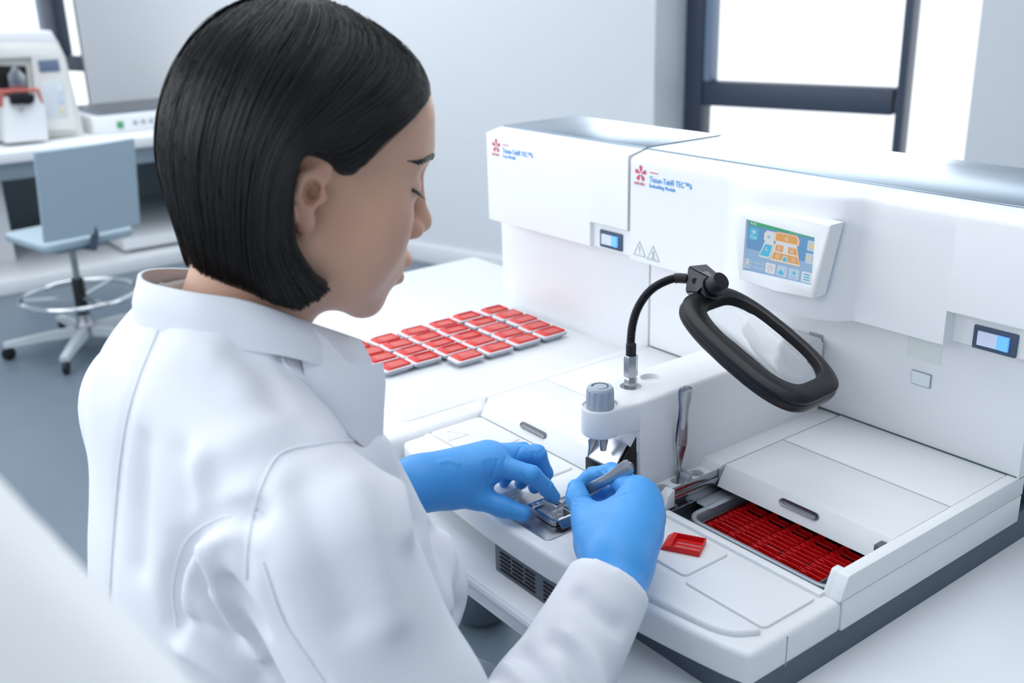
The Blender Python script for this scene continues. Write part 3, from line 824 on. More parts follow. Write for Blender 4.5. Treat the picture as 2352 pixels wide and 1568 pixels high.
for i in range(5):
    for j in range(11):
        o = bpy.data.objects.new('tissue_cassette', cas_me)
        COL.objects.link(o)
        o.location = (0.3685 + 0.0306 * i + 0.0153 + random.uniform(-0.0004, 0.0004), -0.2858 + 0.0079 * j + random.uniform(-0.0005, 0.0005), -0.0505)
        o.rotation_euler = (math.radians(random.uniform(4, 10)), 0, math.radians(random.uniform(-1.5, 1.5)))
        tag(o, 'upright red cassette in steel tub, %s from tub front, %s stack from white column' % (ordn[j], ordn[i]), 'cassette', 'upright red cassettes in the tub')

# ---- base mould being filled, with the tamper in it
bmld = empty('base_mould', (0.2755, -0.4150, -0.0228), (0, 0, math.radians(-1)), label='shiny open metal base mould on the steel plate, held by the left glove', cat='mould')
def br(hx, hy, z, c=0.003, ox=0.0):
    return [v + Vector((ox, 0, 0)) for v in blk_ring(hx, hy, z, c)]
ob('mould_pan', loft([br(0.0165, 0.0110, 0.0), br(0.0180, 0.0125, 0.0010), br(0.0190, 0.0138, 0.0072), br(0.0212, 0.0152, 0.0078), br(0.0218, 0.0156, 0.0105), br(0.0240, 0.0172, 0.0108), br(0.0242, 0.0174, 0.0116),
                      br(0.0215, 0.0150, 0.0114), br(0.0205, 0.0143, 0.0085), br(0.0182, 0.0128, 0.0080), br(0.0172, 0.0118, 0.0014)]), chrome, bmld, 40, local=True)
ob('handle_flange', loft([[Vector((0.0235, -0.0125, 0.0112)), Vector((0.0235, 0.0125, 0.0112)), Vector((0.0310, 0.0115, 0.0040)), Vector((0.0310, -0.0115, 0.0040))],
                          [Vector((0.0235, -0.0125, 0.0106)), Vector((0.0235, 0.0125, 0.0106)), Vector((0.0305, 0.0115, 0.0034)), Vector((0.0305, -0.0115, 0.0034))]]), steel, bmld, local=True)
for k in range(9):
    y = -0.008 + 0.002 * k
    ob('scale_mark', box((0.0288, y - 0.0002, 0.0062), (0.0296, y + 0.0002, 0.0066)), black, bmld, local=True)
tam = empty('tamper', (0.2735, -0.4165, -0.0214), label='small satin metal block with upright fins standing inside the open mould', cat='tool')
satin = M('satin_aluminium', (0.80, 0.81, 0.82), 0.4, 0.7, var=0.03)
ob('tamper_base', box((-0.0125, -0.0082, 0), (0.0125, 0.0082, 0.0062), 0.0003), satin, tam, local=True)
ob('tamper_fin', box((-0.0120, -0.0012, 0.006), (0.0125, 0.0012, 0.0165), 0.0003), satin, tam, local=True)
ob('tamper_web', box((0.0112, -0.0075, 0.006), (0.0124, 0.0075, 0.0135), 0.0002), satin, tam, local=True)

# ---- forceps
FL = 0.1265
def blade(side):
    prof = [(0.0, 0.0006, 0.0003), (0.010, 0.0011, 0.0012), (0.030, 0.0019, 0.0030), (0.052, 0.0040, 0.0042), (0.056, 0.0043, 0.0043), (0.066, 0.0043, 0.0044), (0.078, 0.0041, 0.0040), (0.088, 0.0037, 0.0030), (0.100, 0.0040, 0.0018), (0.112, 0.0054, 0.0008), (0.120, 0.0058, 0.0004), (0.1245, 0.0048, 0.0003), (0.1265, 0.0018, 0.0003)]
    rings = []
    for z, hw, gap in prof:
        hw *= 1.0 + 0.36 * min(1.0, z / 0.05)
        g = side * gap
        th = 0.0009 if z > 0.02 else 0.0006
        rings.append([Vector((-hw, g, z)), Vector((-hw * 0.7, g + side * th, z)), Vector((hw * 0.7, g + side * th, z)), Vector((hw, g, z)), Vector((hw * 0.7, g - side * th * 0.2, z)), Vector((-hw * 0.7, g - side * th * 0.2, z))])
    return loft(rings)
def forceps(tip, end, facing, label, name='forceps'):
    z = (Vector(end) - Vector(tip)).normalized()
    y = Vector(facing); y = (y - z * y.dot(z)).normalized()
    m = Matrix((y.cross(z), y, z)).transposed().to_4x4(); m.translation = Vector(tip)
    e = empty(name, tip, m.to_euler(), label=label, cat='forceps')
    for s in (1, -1):
        b_ = ob('blade', blade(s), steel, e, 40, local=True)
        rid = []
        for k in range(13):
            zz = 0.0545 + 0.0016 * k
            rid.append(box((-0.0046, s * 0.0047 if s > 0 else -0.0055, zz), (0.0046, s * 0.0055 if s > 0 else -0.0047, zz + 0.0008)))
        g = ob('grip_ridges', join(*rid), steel_dull, b_, local=True)
        g['kind'] = 'stuff'
    return e
vdir = -cf
forceps((0.2962, -0.4352, 0.0000), (0.3881, -0.4078, 0.0804), (0.72, -0.55, 0.55), 'steel forceps held in the right blue glove, tips in the open mould')
forceps((0.3130, -0.2632, -0.0200), (0.3250, -0.2665, 0.1080), (0.80, -0.55, 0.15), 'steel forceps standing upright in a hole beside the white column')

# ---- magnifier on a gooseneck
mag = empty('magnifier', (0.2662, -0.2930, 0.0885), label='black framed magnifying lens on a flexible gooseneck above the column', cat='magnifier')
base = Vector((0.2662, -0.2930, 0.0885))
def hexr(z, r): return (r, z)
ob('lower_nut', lathe([(0.0062, 0.0), (0.0074, 0.0015), (0.0074, 0.0150), (0.0058, 0.0172)], 6, Matrix.Translation(base)), steel, mag)
ob('hex_coupling', lathe([(0.0045, 0.0172), (0.0070, 0.0178), (0.0080, 0.0195), (0.0080, 0.0415), (0.0070, 0.0435)], 6, Matrix.Translation(base)), steel, mag)
ob('sleeve', lathe([(0.0058, 0.0430), (0.0058, 0.0560), (0.0050, 0.0570)], 20, Matrix.Translation(base)), black, mag)
pxs = [(1449, 812, 1.150), (1449, 780, 1.150), (1453, 745, 1.149), (1463, 712, 1.148), (1479, 684, 1.146), (1500, 662, 1.144), (1526, 647, 1.141), (1552, 639, 1.138), (1582, 640, 1.134)]
path = [CAM + ray((a, b)) * d for a, b, d in pxs]
path = spline([tuple(p) for p in path], 36)
rad = [0.0043 + 0.0008 * abs(math.sin(math.pi * k / 5.0)) for k in range(len(path))]
ob('gooseneck', tube([tuple(p) for p in path], rad, 14), M('gooseneck_black', (0.09, 0.09, 0.11), 0.28, 0.3), mag, 60)
ob('end_sleeve', tube([tuple(p) for p in path[-40:-6]], 0.0056, 18), black, mag)
e1c, e2c = (0.0982, 0.1019, -0.085), (0.066, -0.021, 0.051)
def camv(v): return cr2 * v[0] + cd2 * v[1] + cf * v[2]
E1 = camv(e1c).normalized(); E2 = camv(e2c); E2 = (E2 - E1 * E2.dot(E1)).normalized(); EN = E1.cross(E2).normalized()
if EN.dot(cf) > 0: EN = -EN
MC = CAM + ray((1741, 791)) * 1.085
def outline(a, b, n=72, p=4.6, waist=0.20):
    pts = []
    for k in range(n):
        t = 2 * math.pi * k / n
        c, s = math.cos(t), math.sin(t)
        u = a * math.copysign(abs(c) ** (2 / p), c)
        v = b * math.copysign(abs(s) ** (2 / p), s)
        v *= 1 - waist * abs(u / a) ** 2.2
        pts.append((u, v))
    return pts
def mring(a, b, h, p=4.6): return [MC + E1 * u + E2 * (v + (0.004 if a < A_ - 0.012 else 0.0)) + EN * h for u, v in outline(a, b, p=p)]
A_, B_ = 0.0905, 0.0560
fr = [(A_ - 0.004, B_ - 0.004, -0.0125), (A_ - 0.001, B_ - 0.001, -0.0095), (A_, B_, -0.005), (A_ - 0.0007, B_ - 0.0007, -0.0006), (A_ - 0.0016, B_ - 0.0016, 0.0000), (A_ - 0.0007, B_ - 0.0007, 0.0006), (A_ - 0.001, B_ - 0.001, 0.004), (A_ - 0.005, B_ - 0.005, 0.0075), (A_ - 0.010, B_ - 0.009, 0.0085), (A_ - 0.020, B_ - 0.0155, 0.0080), (A_ - 0.0225, B_ - 0.0175, 0.0068), (A_ - 0.0255, B_ - 0.0195, -0.0040), (A_ - 0.0215, B_ - 0.0165, -0.0085), (A_ - 0.015, B_ - 0.013, -0.0125)]
rings = [mring(a, b, h) for a, b, h in fr]
bmf = bmesh.new()
RV = [[bmf.verts.new(p) for p in r] for r in rings]
n = len(RV[0])
for i in range(len(RV)):
    for j in range(n):
        bmf.faces.new((RV[i][j], RV[i][(j + 1) % n], RV[(i + 1) % len(RV)][(j + 1) % n], RV[(i + 1) % len(RV)][j]))
ob('lens_frame', bmf, black, mag, 40)
la, lb = A_ - 0.0235, B_ - 0.0180
lr = []
for s, h in ((0.02, 0.0036), (0.35, 0.0033), (0.65, 0.0023), (0.88, 0.0009), (1.0, 0.0), (1.0, -0.0015), (0.88, -0.0024), (0.65, -0.0038), (0.35, -0.0048), (0.02, -0.0051)):
    lr.append(mring(la * s, lb * s, h - 0.0005))
ob('lens', loft(lr), glass, mag, 80)
# bracket, hinge and clamp knob at the upper end
BC = CAM + ray((1605, 655)) * 1.128
bx_, by_ = (E1 * 0.8 - E2 * 0.2).normalized(), None
def bk(u, v, h): return BC + E1 * u + E2 * v + EN * h
def qd(pts, th=0.0016):
    P = [CAM + ray((a, b)) * d for a, b, d in pts]
    nn = (P[1] - P[0]).cross(P[3] - P[0]).normalized() * th
    return loft([[p for p in P], [p + nn for p in P]])
ob('bracket', join(qd([(1583, 614, 1.132), (1577, 668, 1.132), (1603, 670, 1.118), (1632, 640, 1.108)]), qd([(1583, 614, 1.132), (1632, 640, 1.108), (1672, 652, 1.112), (1622, 610, 1.142)]),
     qd([(1577, 668, 1.132), (1586, 678, 1.140), (1606, 678, 1.128), (1603, 670, 1.118)])), M('bracket_black', (0.16, 0.17, 0.20), 0.3, var=0.05), mag, 30)
ob('bracket_hole', lathe([(0.0, 0), (0.0034, 0), (0.0034, 0.0008), (0, 0.0008)], 18, lookmat(CAM + ray((1596, 645)) * 1.1215, -cf + cr2 * -0.5, cr2)), black_deep, mag)
ob('hinge_block', tube([tuple(bk(0.004, 0.001, 0.0)), tuple(bk(0.020, 0.001, 0.0)), tuple(MC - E1 * (A_ - 0.004))], [0.0085, 0.0095, 0.0075], 16), black, mag)
KC = CAM + ray((1649, 650)) * 1.092
kz = (cr2 * 0.42 - cd2 * 0.40 - cf * 0.75).normalized()
km = lookmat(KC, kz, E1)
kr = []
for r, z in ((0.0085, -0.010), (0.0092, -0.0095), (0.0105, -0.0085), (0.0105, 0.0045), (0.0095, 0.0062), (0.0, 0.0066)):
    kr.append([km @ Vector(((r - (0.0004 if (k % 2 and -0.009 < z < 0.005) else 0)) * math.cos(2 * math.pi * k / 72), (r - (0.0004 if (k % 2 and -0.009 < z < 0.005) else 0)) * math.sin(2 * math.pi * k / 72), z)) for k in range(72)])
ob('clamp_knob', loft(kr), black, mag, 40)
ob('clamp_washer', lathe([(0.0125, -0.0125), (0.0128, -0.0110), (0.0125, -0.0100), (0, -0.0100)], 32, km), black, mag)

# ---------------------------------------------------------------- organic shapes: signed-distance fields meshed with surface nets
F4 = np.float32
def surfnets(f, lo, hi, h):
    lo = np.array(lo, F4); hi = np.array(hi, F4)
    n = np.ceil((hi - lo) / h).astype(int) + 1
    ax = [lo[i] + h * np.arange(n[i], dtype=F4) for i in range(3)]
    K = 4                       # coarse pass first, then only the cells near the surface
    nc = -(-n // K)
    cax = [lo[i] + h * (K * np.arange(nc[i], dtype=F4) + (K - 1) / 2) for i in range(3)]
    C = np.stack(np.meshgrid(*cax, indexing='ij'), -1).reshape(-1, 3).astype(F4)
    D = np.concatenate([f(C[i:i + 300000]) for i in range(0, len(C), 300000)]).reshape(tuple(nc)).astype(F4)
    near = np.abs(D) < (K * h * 1.3 + 0.004)
    up = lambda A: A.repeat(K, 0).repeat(K, 1).repeat(K, 2)[:n[0], :n[1], :n[2]]
    V = np.ascontiguousarray(up(D))
    J = np.argwhere(up(near))
    PP = (lo + h * J).astype(F4)
    val = np.concatenate([f(PP[i:i + 300000]) for i in range(0, len(PP), 300000)])
    V[J[:, 0], J[:, 1], J[:, 2]] = val
    S = V < 0
    cnt = np.zeros(tuple(n - 1), np.int8)
    for a in (0, 1):
        for b in (0, 1):
            for c in (0, 1):
                cnt += S[a:n[0] - 1 + a, b:n[1] - 1 + b, c:n[2] - 1 + c]
    act = (cnt > 0) & (cnt < 8)
    I = np.argwhere(act)
    idx = -np.ones(act.shape, np.int64); idx[act] = np.arange(len(I))
    pos = np.zeros((len(I), 3)); num = np.zeros(len(I))
    corners = [(a, b, c) for a in (0, 1) for b in (0, 1) for c in (0, 1)]
    for A in corners:
        for d in range(3):
            if A[d]: continue
            B = list(A); B[d] = 1
            va = V[I[:, 0] + A[0], I[:, 1] + A[1], I[:, 2] + A[2]]; vb = V[I[:, 0] + B[0], I[:, 1] + B[1], I[:, 2] + B[2]]
            m = (va < 0) != (vb < 0)
            t = va[m] / (va[m] - vb[m])
            q = np.tile(np.array(A, float), (m.sum(), 1)); q[:, d] = t
            pos[m] += q; num[m] += 1
    verts = lo + h * (I + pos / num[:, None])
    quads = []
    for d in range(3):
        e, g = [(1, 2), (2, 0), (0, 1)][d]
        sl0 = [slice(None)] * 3; sl1 = [slice(None)] * 3
        sl0[d] = slice(0, n[d] - 1); sl1[d] = slice(1, n[d])
        for q in (e, g):
            sl0[q] = slice(1, n[q] - 1); sl1[q] = slice(1, n[q] - 1)
        a, b = S[tuple(sl0)], S[tuple(sl1)]
        for flip in (False, True):
            m = (a & ~b) if not flip else (~a & b)
            J = np.argwhere(m)
            if not len(J): continue
            J[:, e] += 1; J[:, g] += 1
            def cell(de, dg):
                K = J.copy(); K[:, e] += de; K[:, g] += dg
                return idx[K[:, 0], K[:, 1], K[:, 2]]
            Q = np.stack([cell(-1, -1), cell(0, -1), cell(0, 0), cell(-1, 0)], 1)
            quads.append(Q[:, ::-1] if flip else Q)
    return verts, np.concatenate(quads)

def smooth_verts(V, Q, it=2, lam=0.5):
    E = np.concatenate([Q[:, [0, 1]], Q[:, [1, 2]], Q[:, [2, 3]], Q[:, [3, 0]]])
    for _ in range(it):
        acc = np.zeros_like(V); deg = np.zeros(len(V))
        np.add.at(acc, E[:, 0], V[E[:, 1]]); np.add.at(acc, E[:, 1], V[E[:, 0]])
        np.add.at(deg, E[:, 0], 1); np.add.at(deg, E[:, 1], 1)
        V = V + lam * (acc / deg[:, None] - V)
    return V

def vnormals(V, Q):
    n = np.cross(V[Q[:, 2]] - V[Q[:, 0]], V[Q[:, 3]] - V[Q[:, 1]])
    N = np.zeros_like(V)
    for k in range(4): np.add.at(N, Q[:, k], n)
    return N / np.maximum(np.linalg.norm(N, axis=1, keepdims=True), 1e-12)

def np_mesh(name, V, Q):
    me = bpy.data.meshes.new(name)
    me.vertices.add(len(V)); me.vertices.foreach_set('co', np.ascontiguousarray(V, F4).ravel())
    me.loops.add(len(Q) * 4); me.loops.foreach_set('vertex_index', np.ascontiguousarray(Q, np.int32).ravel())
    me.polygons.add(len(Q))
    me.polygons.foreach_set('loop_start', np.arange(0, len(Q) * 4, 4, dtype=np.int32))
    me.update(calc_edges=True); me.validate()
    return me

def s_cap(P, a, b, ra, rb):
    a = np.array(a, F4); b = np.array(b, F4); ba = b - a
    t = np.clip((P - a) @ ba / max(ba @ ba, 1e-12), 0, 1)
    return np.linalg.norm(P - a - t[:, None] * ba, axis=1) - (ra + (rb - ra) * t)
def s_ell(P, c, r, R=None):
    q = P - np.array(c, F4)
    if R is not None: q = q @ np.array(R, F4)
    r = np.array(r, F4)
    k0 = np.linalg.norm(q / r, axis=1); k1 = np.linalg.norm(q / (r * r), axis=1)
    return k0 * (k0 - 1) / np.maximum(k1, 1e-9)
def smin(a, b, k):
    h = np.maximum(k - np.abs(a - b), 0) / k
    return np.minimum(a, b) - h * h * k * 0.25
def smax(a, b, k): return -smin(-a, -b, k)
def rotz(deg):
    c, s = math.cos(math.radians(deg)), math.sin(math.radians(deg))
    return np.array([[c, -s, 0], [s, c, 0], [0, 0, 1]])
def rotx(deg):
    c, s = math.cos(math.radians(deg)), math.sin(math.radians(deg))
    return np.array([[1, 0, 0], [0, c, -s], [0, s, c]])

# ---------------------------------------------------------------- the person
HA = np.array([[0.9532, 0.2404, 0.1836], [-0.2793, 0.9324, 0.2293], [-0.1160, -0.2698, 0.9559]])
HO = np.array([0.2877, -0.6768, 0.3910])
def to_head(P): return (P - HO.astype(F4)) @ HA.astype(F4)       # world -> head frame (x her right, y forward, z up)
def from_head(p): return np.asarray(p) @ HA.T + HO

def head_sdf(p):
    s = np.abs(p[:, 0]); m = np.stack([s, p[:, 1], p[:, 2]], 1)
    d = s_ell(p, (0, -0.010, 0.042), (0.0735, 0.0935, 0.080))
    d = smin(d, s_ell(p, (0, 0.032, 0.048), (0.061, 0.0625, 0.058)), 0.03)              # forehead
    d = smin(d, s_ell(p, (0, 0.030, -0.030), (0.0600, 0.0600, 0.070)), 0.03)             # face mass
    d = smin(d, s_cap(m, (0.0540, -0.002, -0.048), (0.020, 0.066, -0.094), 0.0175, 0.0175), 0.028)   # jaw line
    d = smin(d, s_ell(m, (0.0400, 0.0520, -0.014), (0.0245, 0.0275, 0.024)), 0.03)      # cheekbone
    d = smin(d, s_ell(m, (0.0345, 0.0500, -0.047), (0.0265, 0.0300, 0.030)), 0.03)      # cheek
    d = smin(d, s_ell(p, (0, 0.0760, -0.0985), (0.0215, 0.0145, 0.0150)), 0.016)         # chin
    d = smin(d, s_ell(p, (0, 0.0780, -0.062), (0.0330, 0.0225, 0.0260)), 0.018)          # mouth mound
    d = smin(d, s_cap(m, (0.004, 0.0900, 0.0330), (0.040, 0.0700, 0.0330), 0.0095, 0.0080), 0.020)   # brow
    d = smax(d, -s_ell(m, (0.0330, 0.1000, 0.0090), (0.0150, 0.0140, 0.0130)), 0.016)    # eye socket
    d = smin(d, s_ell(m, (0.0315, 0.0760, 0.0085), (0.0155, 0.0135, 0.0125)), 0.007)     # closed lid over the eye
    d = smin(d, s_cap(p, (0, 0.0920, 0.0160), (0, 0.1040, -0.0190), 0.0062, 0.0082), 0.012)   # nose bridge
    d = smin(d, s_ell(p, (0, 0.1072, -0.0275), (0.0108, 0.0112, 0.0096)), 0.010)
    d = smin(d, s_ell(m, (0.0138, 0.0985, -0.0315), (0.0074, 0.0098, 0.0080)), 0.006)    # wing of the nose
    d = smax(d, -s_ell(m, (0.0058, 0.1040, -0.0395), (0.0030, 0.0050, 0.0030)), 0.003)   # nostril
    d = smin(d, s_ell(p, (0, 0.0985, -0.0590), (0.0225, 0.0092, 0.0064)), 0.006)         # upper lip
    d = smin(d, s_ell(p, (0, 0.0955, -0.0762), (0.0205, 0.0088, 0.0072)), 0.006)         # lower lip
    d = smax(d, -s_ell(p, (0, 0.1040, -0.0678), (0.0250, 0.0120, 0.0022)), 0.003)        # parted mouth
    d = smax(d, -s_ell(p, (0, 0.0990, -0.0870), (0.0200, 0.0080, 0.0050)), 0.008)
    # ear: plate, helix rim, antihelix, tragus, lobe, bowl
    e = s_ell(m, (0.0715, -0.0120, 0.0060), (0.0058, 0.0150, 0.0270), rotz(-22))
    hel = [(0.0740, 0.0030, 0.0130), (0.0775, 0.0020, 0.0270), (0.0800, -0.0060, 0.0345), (0.0815, -0.0170, 0.0345), (0.0830, -0.0255, 0.0250), (0.0825, -0.0285, 0.0100), (0.0795, -0.0250, -0.0060), (0.0760, -0.0160, -0.0190)]
    for a, b in zip(hel[:-1], hel[1:]): e = smin(e, s_cap(m, a, b, 0.0036, 0.0036), 0.003)
    ant = [(0.0765, -0.0080, 0.0215), (0.0780, -0.0165, 0.0120), (0.0775, -0.0175, -0.0010), (0.0750, -0.0110, -0.0120)]
    for a, b in zip(ant[:-1], ant[1:]): e = smin(e, s_cap(m, a, b, 0.0030, 0.0032), 0.004)
    e = smin(e, s_ell(m, (0.0725, -0.0060, -0.0230), (0.0050, 0.0080, 0.0095)), 0.006)   # lobe
    e = smin(e, s_ell(m, (0.0725, 0.0025, -0.0015), (0.0045, 0.0040, 0.0060)), 0.004)    # tragus
    e = smax(e, -s_ell(m, (0.0790, -0.0065, 0.0010), (0.0105, 0.0068, 0.0100)), 0.003)
    e = smax(e, -s_ell(m, (0.0810, -0.0120, 0.0240), (0.0060, 0.0065, 0.0055)), 0.003)   # bowl
    d = smin(d, e, 0.005)
    return d
def body_sdf(P):
    p = to_head(P)
    d = head_sdf(p)
    nb = (0.272, -0.748, 0.235); nt = tuple(from_head((0, -0.016, -0.055)))
    d = smin(d, s_cap(P, nb, nt, 0.056, 0.047), 0.030)
    d = smin(d, s_ell(P, (0.272, -0.752, 0.185), (0.105, 0.055, 0.055)), 0.05)
    return d

skin = M('skin', (0.850, 0.675, 0.575), 0.48, var=0.05, scale=45, bump=0.12, bscale=420, sss=0.25)
nt_ = skin.node_tree
att = nt_.nodes.new('ShaderNodeAttribute'); att.attribute_name = 'lip'
mx2 = nt_.nodes.new('ShaderNodeMix'); mx2.data_type = 'RGBA'
bs = nt_.nodes['Principled BSDF']
src = bs.inputs['Base Color'].links[0].from_socket
nt_.links.new(src, mx2.inputs['A']); mx2.inputs['B'].default_value = lin((0.80, 0.50, 0.50)) + (1,)
nt_.links.new(att.outputs['Fac'], mx2.inputs['Factor']); nt_.links.new(mx2.outputs['Result'], bs.inputs['Base Color'])

Vb, Qb = surfnets(body_sdf, (0.115, -0.835, 0.115), (0.40, -0.535, 0.535), 0.0021)
Vb = smooth_verts(Vb, Qb, 1, 0.4)
pb = to_head(Vb)
bme = np_mesh('person', Vb, Qb)
lipv = np.exp(-((pb[:, 2] + 0.0675) / 0.0088) ** 4) * np.exp(-(pb[:, 0] / 0.021) ** 4) * (pb[:, 1] > 0.088)
cheek = 0.22 * np.exp(-((np.abs(pb[:, 0]) - 0.047) / 0.022) ** 2 - ((pb[:, 2] + 0.022) / 0.024) ** 2) * (pb[:, 1] > 0.02)
earr = 0.35 * ((np.abs(pb[:, 0]) > 0.0735) & (pb[:, 1] < 0.01) & (np.abs(pb[:, 2]) < 0.045)) * np.clip((np.abs(pb[:, 2] - 0.012) / 0.03), 0.2, 1)
a_ = bme.attributes.new('lip', 'FLOAT', 'POINT')
a_.data.foreach_set('value', np.clip(0.85 * lipv + cheek + earr * 0.8, 0, 1).astype(F4))
person = ob('person', bme, skin, None, 180)
tag(person, 'dark-haired person in white lab coat and blue gloves bent over the console', 'person')

# ---- hair: a solid bob under thousands of modelled strands
hair_poly = np.array([(0.0890, 0.0900), (0.0800, 0.0790), (0.0690, 0.0715), (0.0540, 0.0625), (0.0420, 0.0520), (0.0330, 0.0400), (0.0280, 0.0290), (0.0205, 0.0185), (0.0100, 0.0175), (0.0015, 0.0235), (-0.0060, 0.0335), (-0.0185, 0.0335), (-0.0215, 0.0150), (-0.0185, -0.0080), (-0.0110, -0.0370), (0.0000, -0.0510), (0.0120, -0.0630), (0.0255, -0.0710), (0.0180, -0.0815), (0.0040, -0.0945), (-0.0140, -0.0930), (-0.0420, -0.0920), (-0.0720, -0.1050), (-0.14, -0.105), (-0.14, 0.16), (0.12, 0.16)], float)
def poly_sd(y, z, poly):
    y = y.astype(F4); z = z.astype(F4)
    d = np.full(len(y), 1e9, F4); s = np.zeros(len(y), bool)
    n = len(poly)
    for i in range(n):
        ay, az = poly[i]; by, bz = poly[(i + 1) % n]
        ey, ez = by - ay, bz - az
        wy, wz = y - F4(ay), z - F4(az)
        t = np.clip((wy * F4(ey) + wz * F4(ez)) / F4(ey * ey + ez * ez), 0, 1)
        d = np.minimum(d, (wy - t * F4(ey)) ** 2 + (wz - t * F4(ez)) ** 2)
        c = ((az <= z) & (bz > z)) | ((bz <= z) & (az > z))
        if abs(ez) > 1e-9:
            s ^= c & (y < F4(ay) + (z - F4(az)) / F4(ez) * F4(ey))
    d = np.sqrt(d)
    return np.where(s, -d, d)
def hair_outer(p):
    d = s_ell(p, (0, -0.012, 0.0200), (0.0880, 0.0985, 0.1080))
    d = smin(d, s_ell(p, (0, 0.026, 0.048), (0.0740, 0.0660, 0.0720)), 0.02)
    d = smin(d, s_ell(p, (0, -0.020, -0.030), (0.0850, 0.0690, 0.0860)), 0.02)
    d = smin(d, s_ell(np.stack([np.abs(p[:, 0]), p[:, 1], p[:, 2]], 1), (0.066, -0.002, -0.062), (0.0175, 0.030, 0.036)), 0.02)
    return d
def hair_sdf(P):
    p = to_head(P)
    d = hair_outer(p) + 0.0012
    q = poly_sd(p[:, 1], p[:, 2], hair_poly)
    return smax(d, q, 0.007)
Vh, Qh = surfnets(hair_sdf, (0.15, -0.83, 0.27), (0.42, -0.555, 0.545), 0.0026)
Vh = smooth_verts(Vh, Qh, 2, 0.5)
hair_mat = M('black_hair', (0.055, 0.050, 0.052), 0.38, var=0.25, scale=200, spec=0.55, bump=0.5, bscale=500, stretch=(1, 1, 0.12))
hair_in = ob('hair', np_mesh('hair', Vh, Qh), hair_mat, person, 180)
fam = [[(0.050, 0.1130), (0.074, 0.0985), (0.0805, 0.0850), (0.0640, 0.0725), (0.0400, 0.0520), (0.0160, 0.0240), (-0.0060, 0.0310), (-0.0225, 0.0300), (-0.0245, 0.0050), (-0.0170, -0.0300), (0.0020, -0.0560), (0.0235, -0.0720)],
       [(0.030, 0.1210), (0.058, 0.1080), (0.0620, 0.0930), (0.0480, 0.0780), (0.0250, 0.0630), (0.0000, 0.0480), (-0.0180, 0.0380), (-0.0270, 0.0220), (-0.0275, -0.0040), (-0.0210, -0.0380), (-0.0030, -0.0640), (0.0160, -0.0810)],
       [(0.010, 0.1270), (0.028, 0.1180), (0.0300, 0.1030), (0.0180, 0.0860), (0.0020, 0.0680), (-0.0160, 0.0500), (-0.0280, 0.0330), (-0.0330, 0.0120), (-0.0330, -0.0150), (-0.0270, -0.0450), (-0.0130, -0.0700), (0.0030, -0.0920)],
       [(-0.008, 0.1285), (-0.002, 0.1200), (-0.0060, 0.1060), (-0.0170, 0.0880), (-0.0270, 0.0690), (-0.0350, 0.0490), (-0.0410, 0.0290), (-0.0435, 0.0070), (-0.0425, -0.0170), (-0.0390, -0.0420), (-0.0300, -0.0670), (-0.0170, -0.0890)],
       [(-0.028, 0.1275), (-0.034, 0.1190), (-0.0430, 0.1050), (-0.0520, 0.0870), (-0.0590, 0.0680), (-0.0640, 0.0480), (-0.0670, 0.0280), (-0.0675, 0.0070), (-0.0650, -0.0150), (-0.0600, -0.0380), (-0.0530, -0.0620), (-0.0440, -0.0840)],
       [(-0.045, 0.1245), (-0.058, 0.1150), (-0.0710, 0.1000), (-0.0820, 0.0820), (-0.0890, 0.0630), (-0.0930, 0.0440), (-0.0945, 0.0240), (-0.0935, 0.0040), (-0.0890, -0.0170), (-0.0820, -0.0400), (-0.0740, -0.0640), (-0.0640, -0.0890)],
       [(-0.058, 0.1190), (-0.074, 0.1080), (-0.0890, 0.0920), (-0.1000, 0.0730), (-0.1070, 0.0530), (-0.1105, 0.0320), (-0.1110, 0.0110), (-0.1080, -0.0100), (-0.1000, -0.0330), (-0.0910, -0.0540), (-0.0820, -0.0740), (-0.0720, -0.0960)]]
fam = np.array(fam)
NS, NP = 3400, 26
dense = np.array([spline([tuple(q) for q in f], 5) for f in fam])      # families x points x 2
def strand_paths(ns, side):
    s = rng.random(ns) * (len(fam) - 1)
    i = np.minimum(s.astype(int), len(fam) - 2); t = (s - i)[:, None, None]
    t = t * t * (3 - 2 * t) * 0.5 + t * 0.5
    full = dense[i] * (1 - t) + dense[i + 1] * t
    u0 = rng.random(ns) * 0.25 * (rng.random(ns) < 0.6); u1 = 1 - rng.random(ns) * 0.06
    L = full.shape[1] - 1
    k = (u0[:, None] + (u1 - u0)[:, None] * np.linspace(0, 1, NP)[None]) * L
    k0 = np.minimum(k.astype(int), L - 1); fr_ = (k - k0)[..., None]
    ii = np.arange(ns)[:, None]
    yz = full[ii, k0] * (1 - fr_) + full[ii, k0 + 1] * fr_
    ph = rng.random((ns, 1)) * 6.28; fq = 1.0 + rng.random((ns, 1)) * 2
    yz = yz + (np.sin(np.linspace(0, 1, NP)[None] * fq * 3 + ph)[..., None] * rng.normal(0, 0.0009, (ns, 1, 2)))
    y, z = yz[..., 0].ravel(), yz[..., 1].ravel()
    off = np.repeat(rng.random(ns) ** 2 * 0.0020, NP)
    a, b = np.zeros(len(y)), np.full(len(y), 0.105)
    for _ in range(22):
        m = (a + b) / 2
        ins = hair_outer(np.stack([m, y, z], 1).astype(F4)) < off
        a = np.where(ins, m, a); b = np.where(ins, b, m)
    x = (a + b) / 2 * side
    return np.stack([x, y, z], 1).reshape(ns, NP, 3)
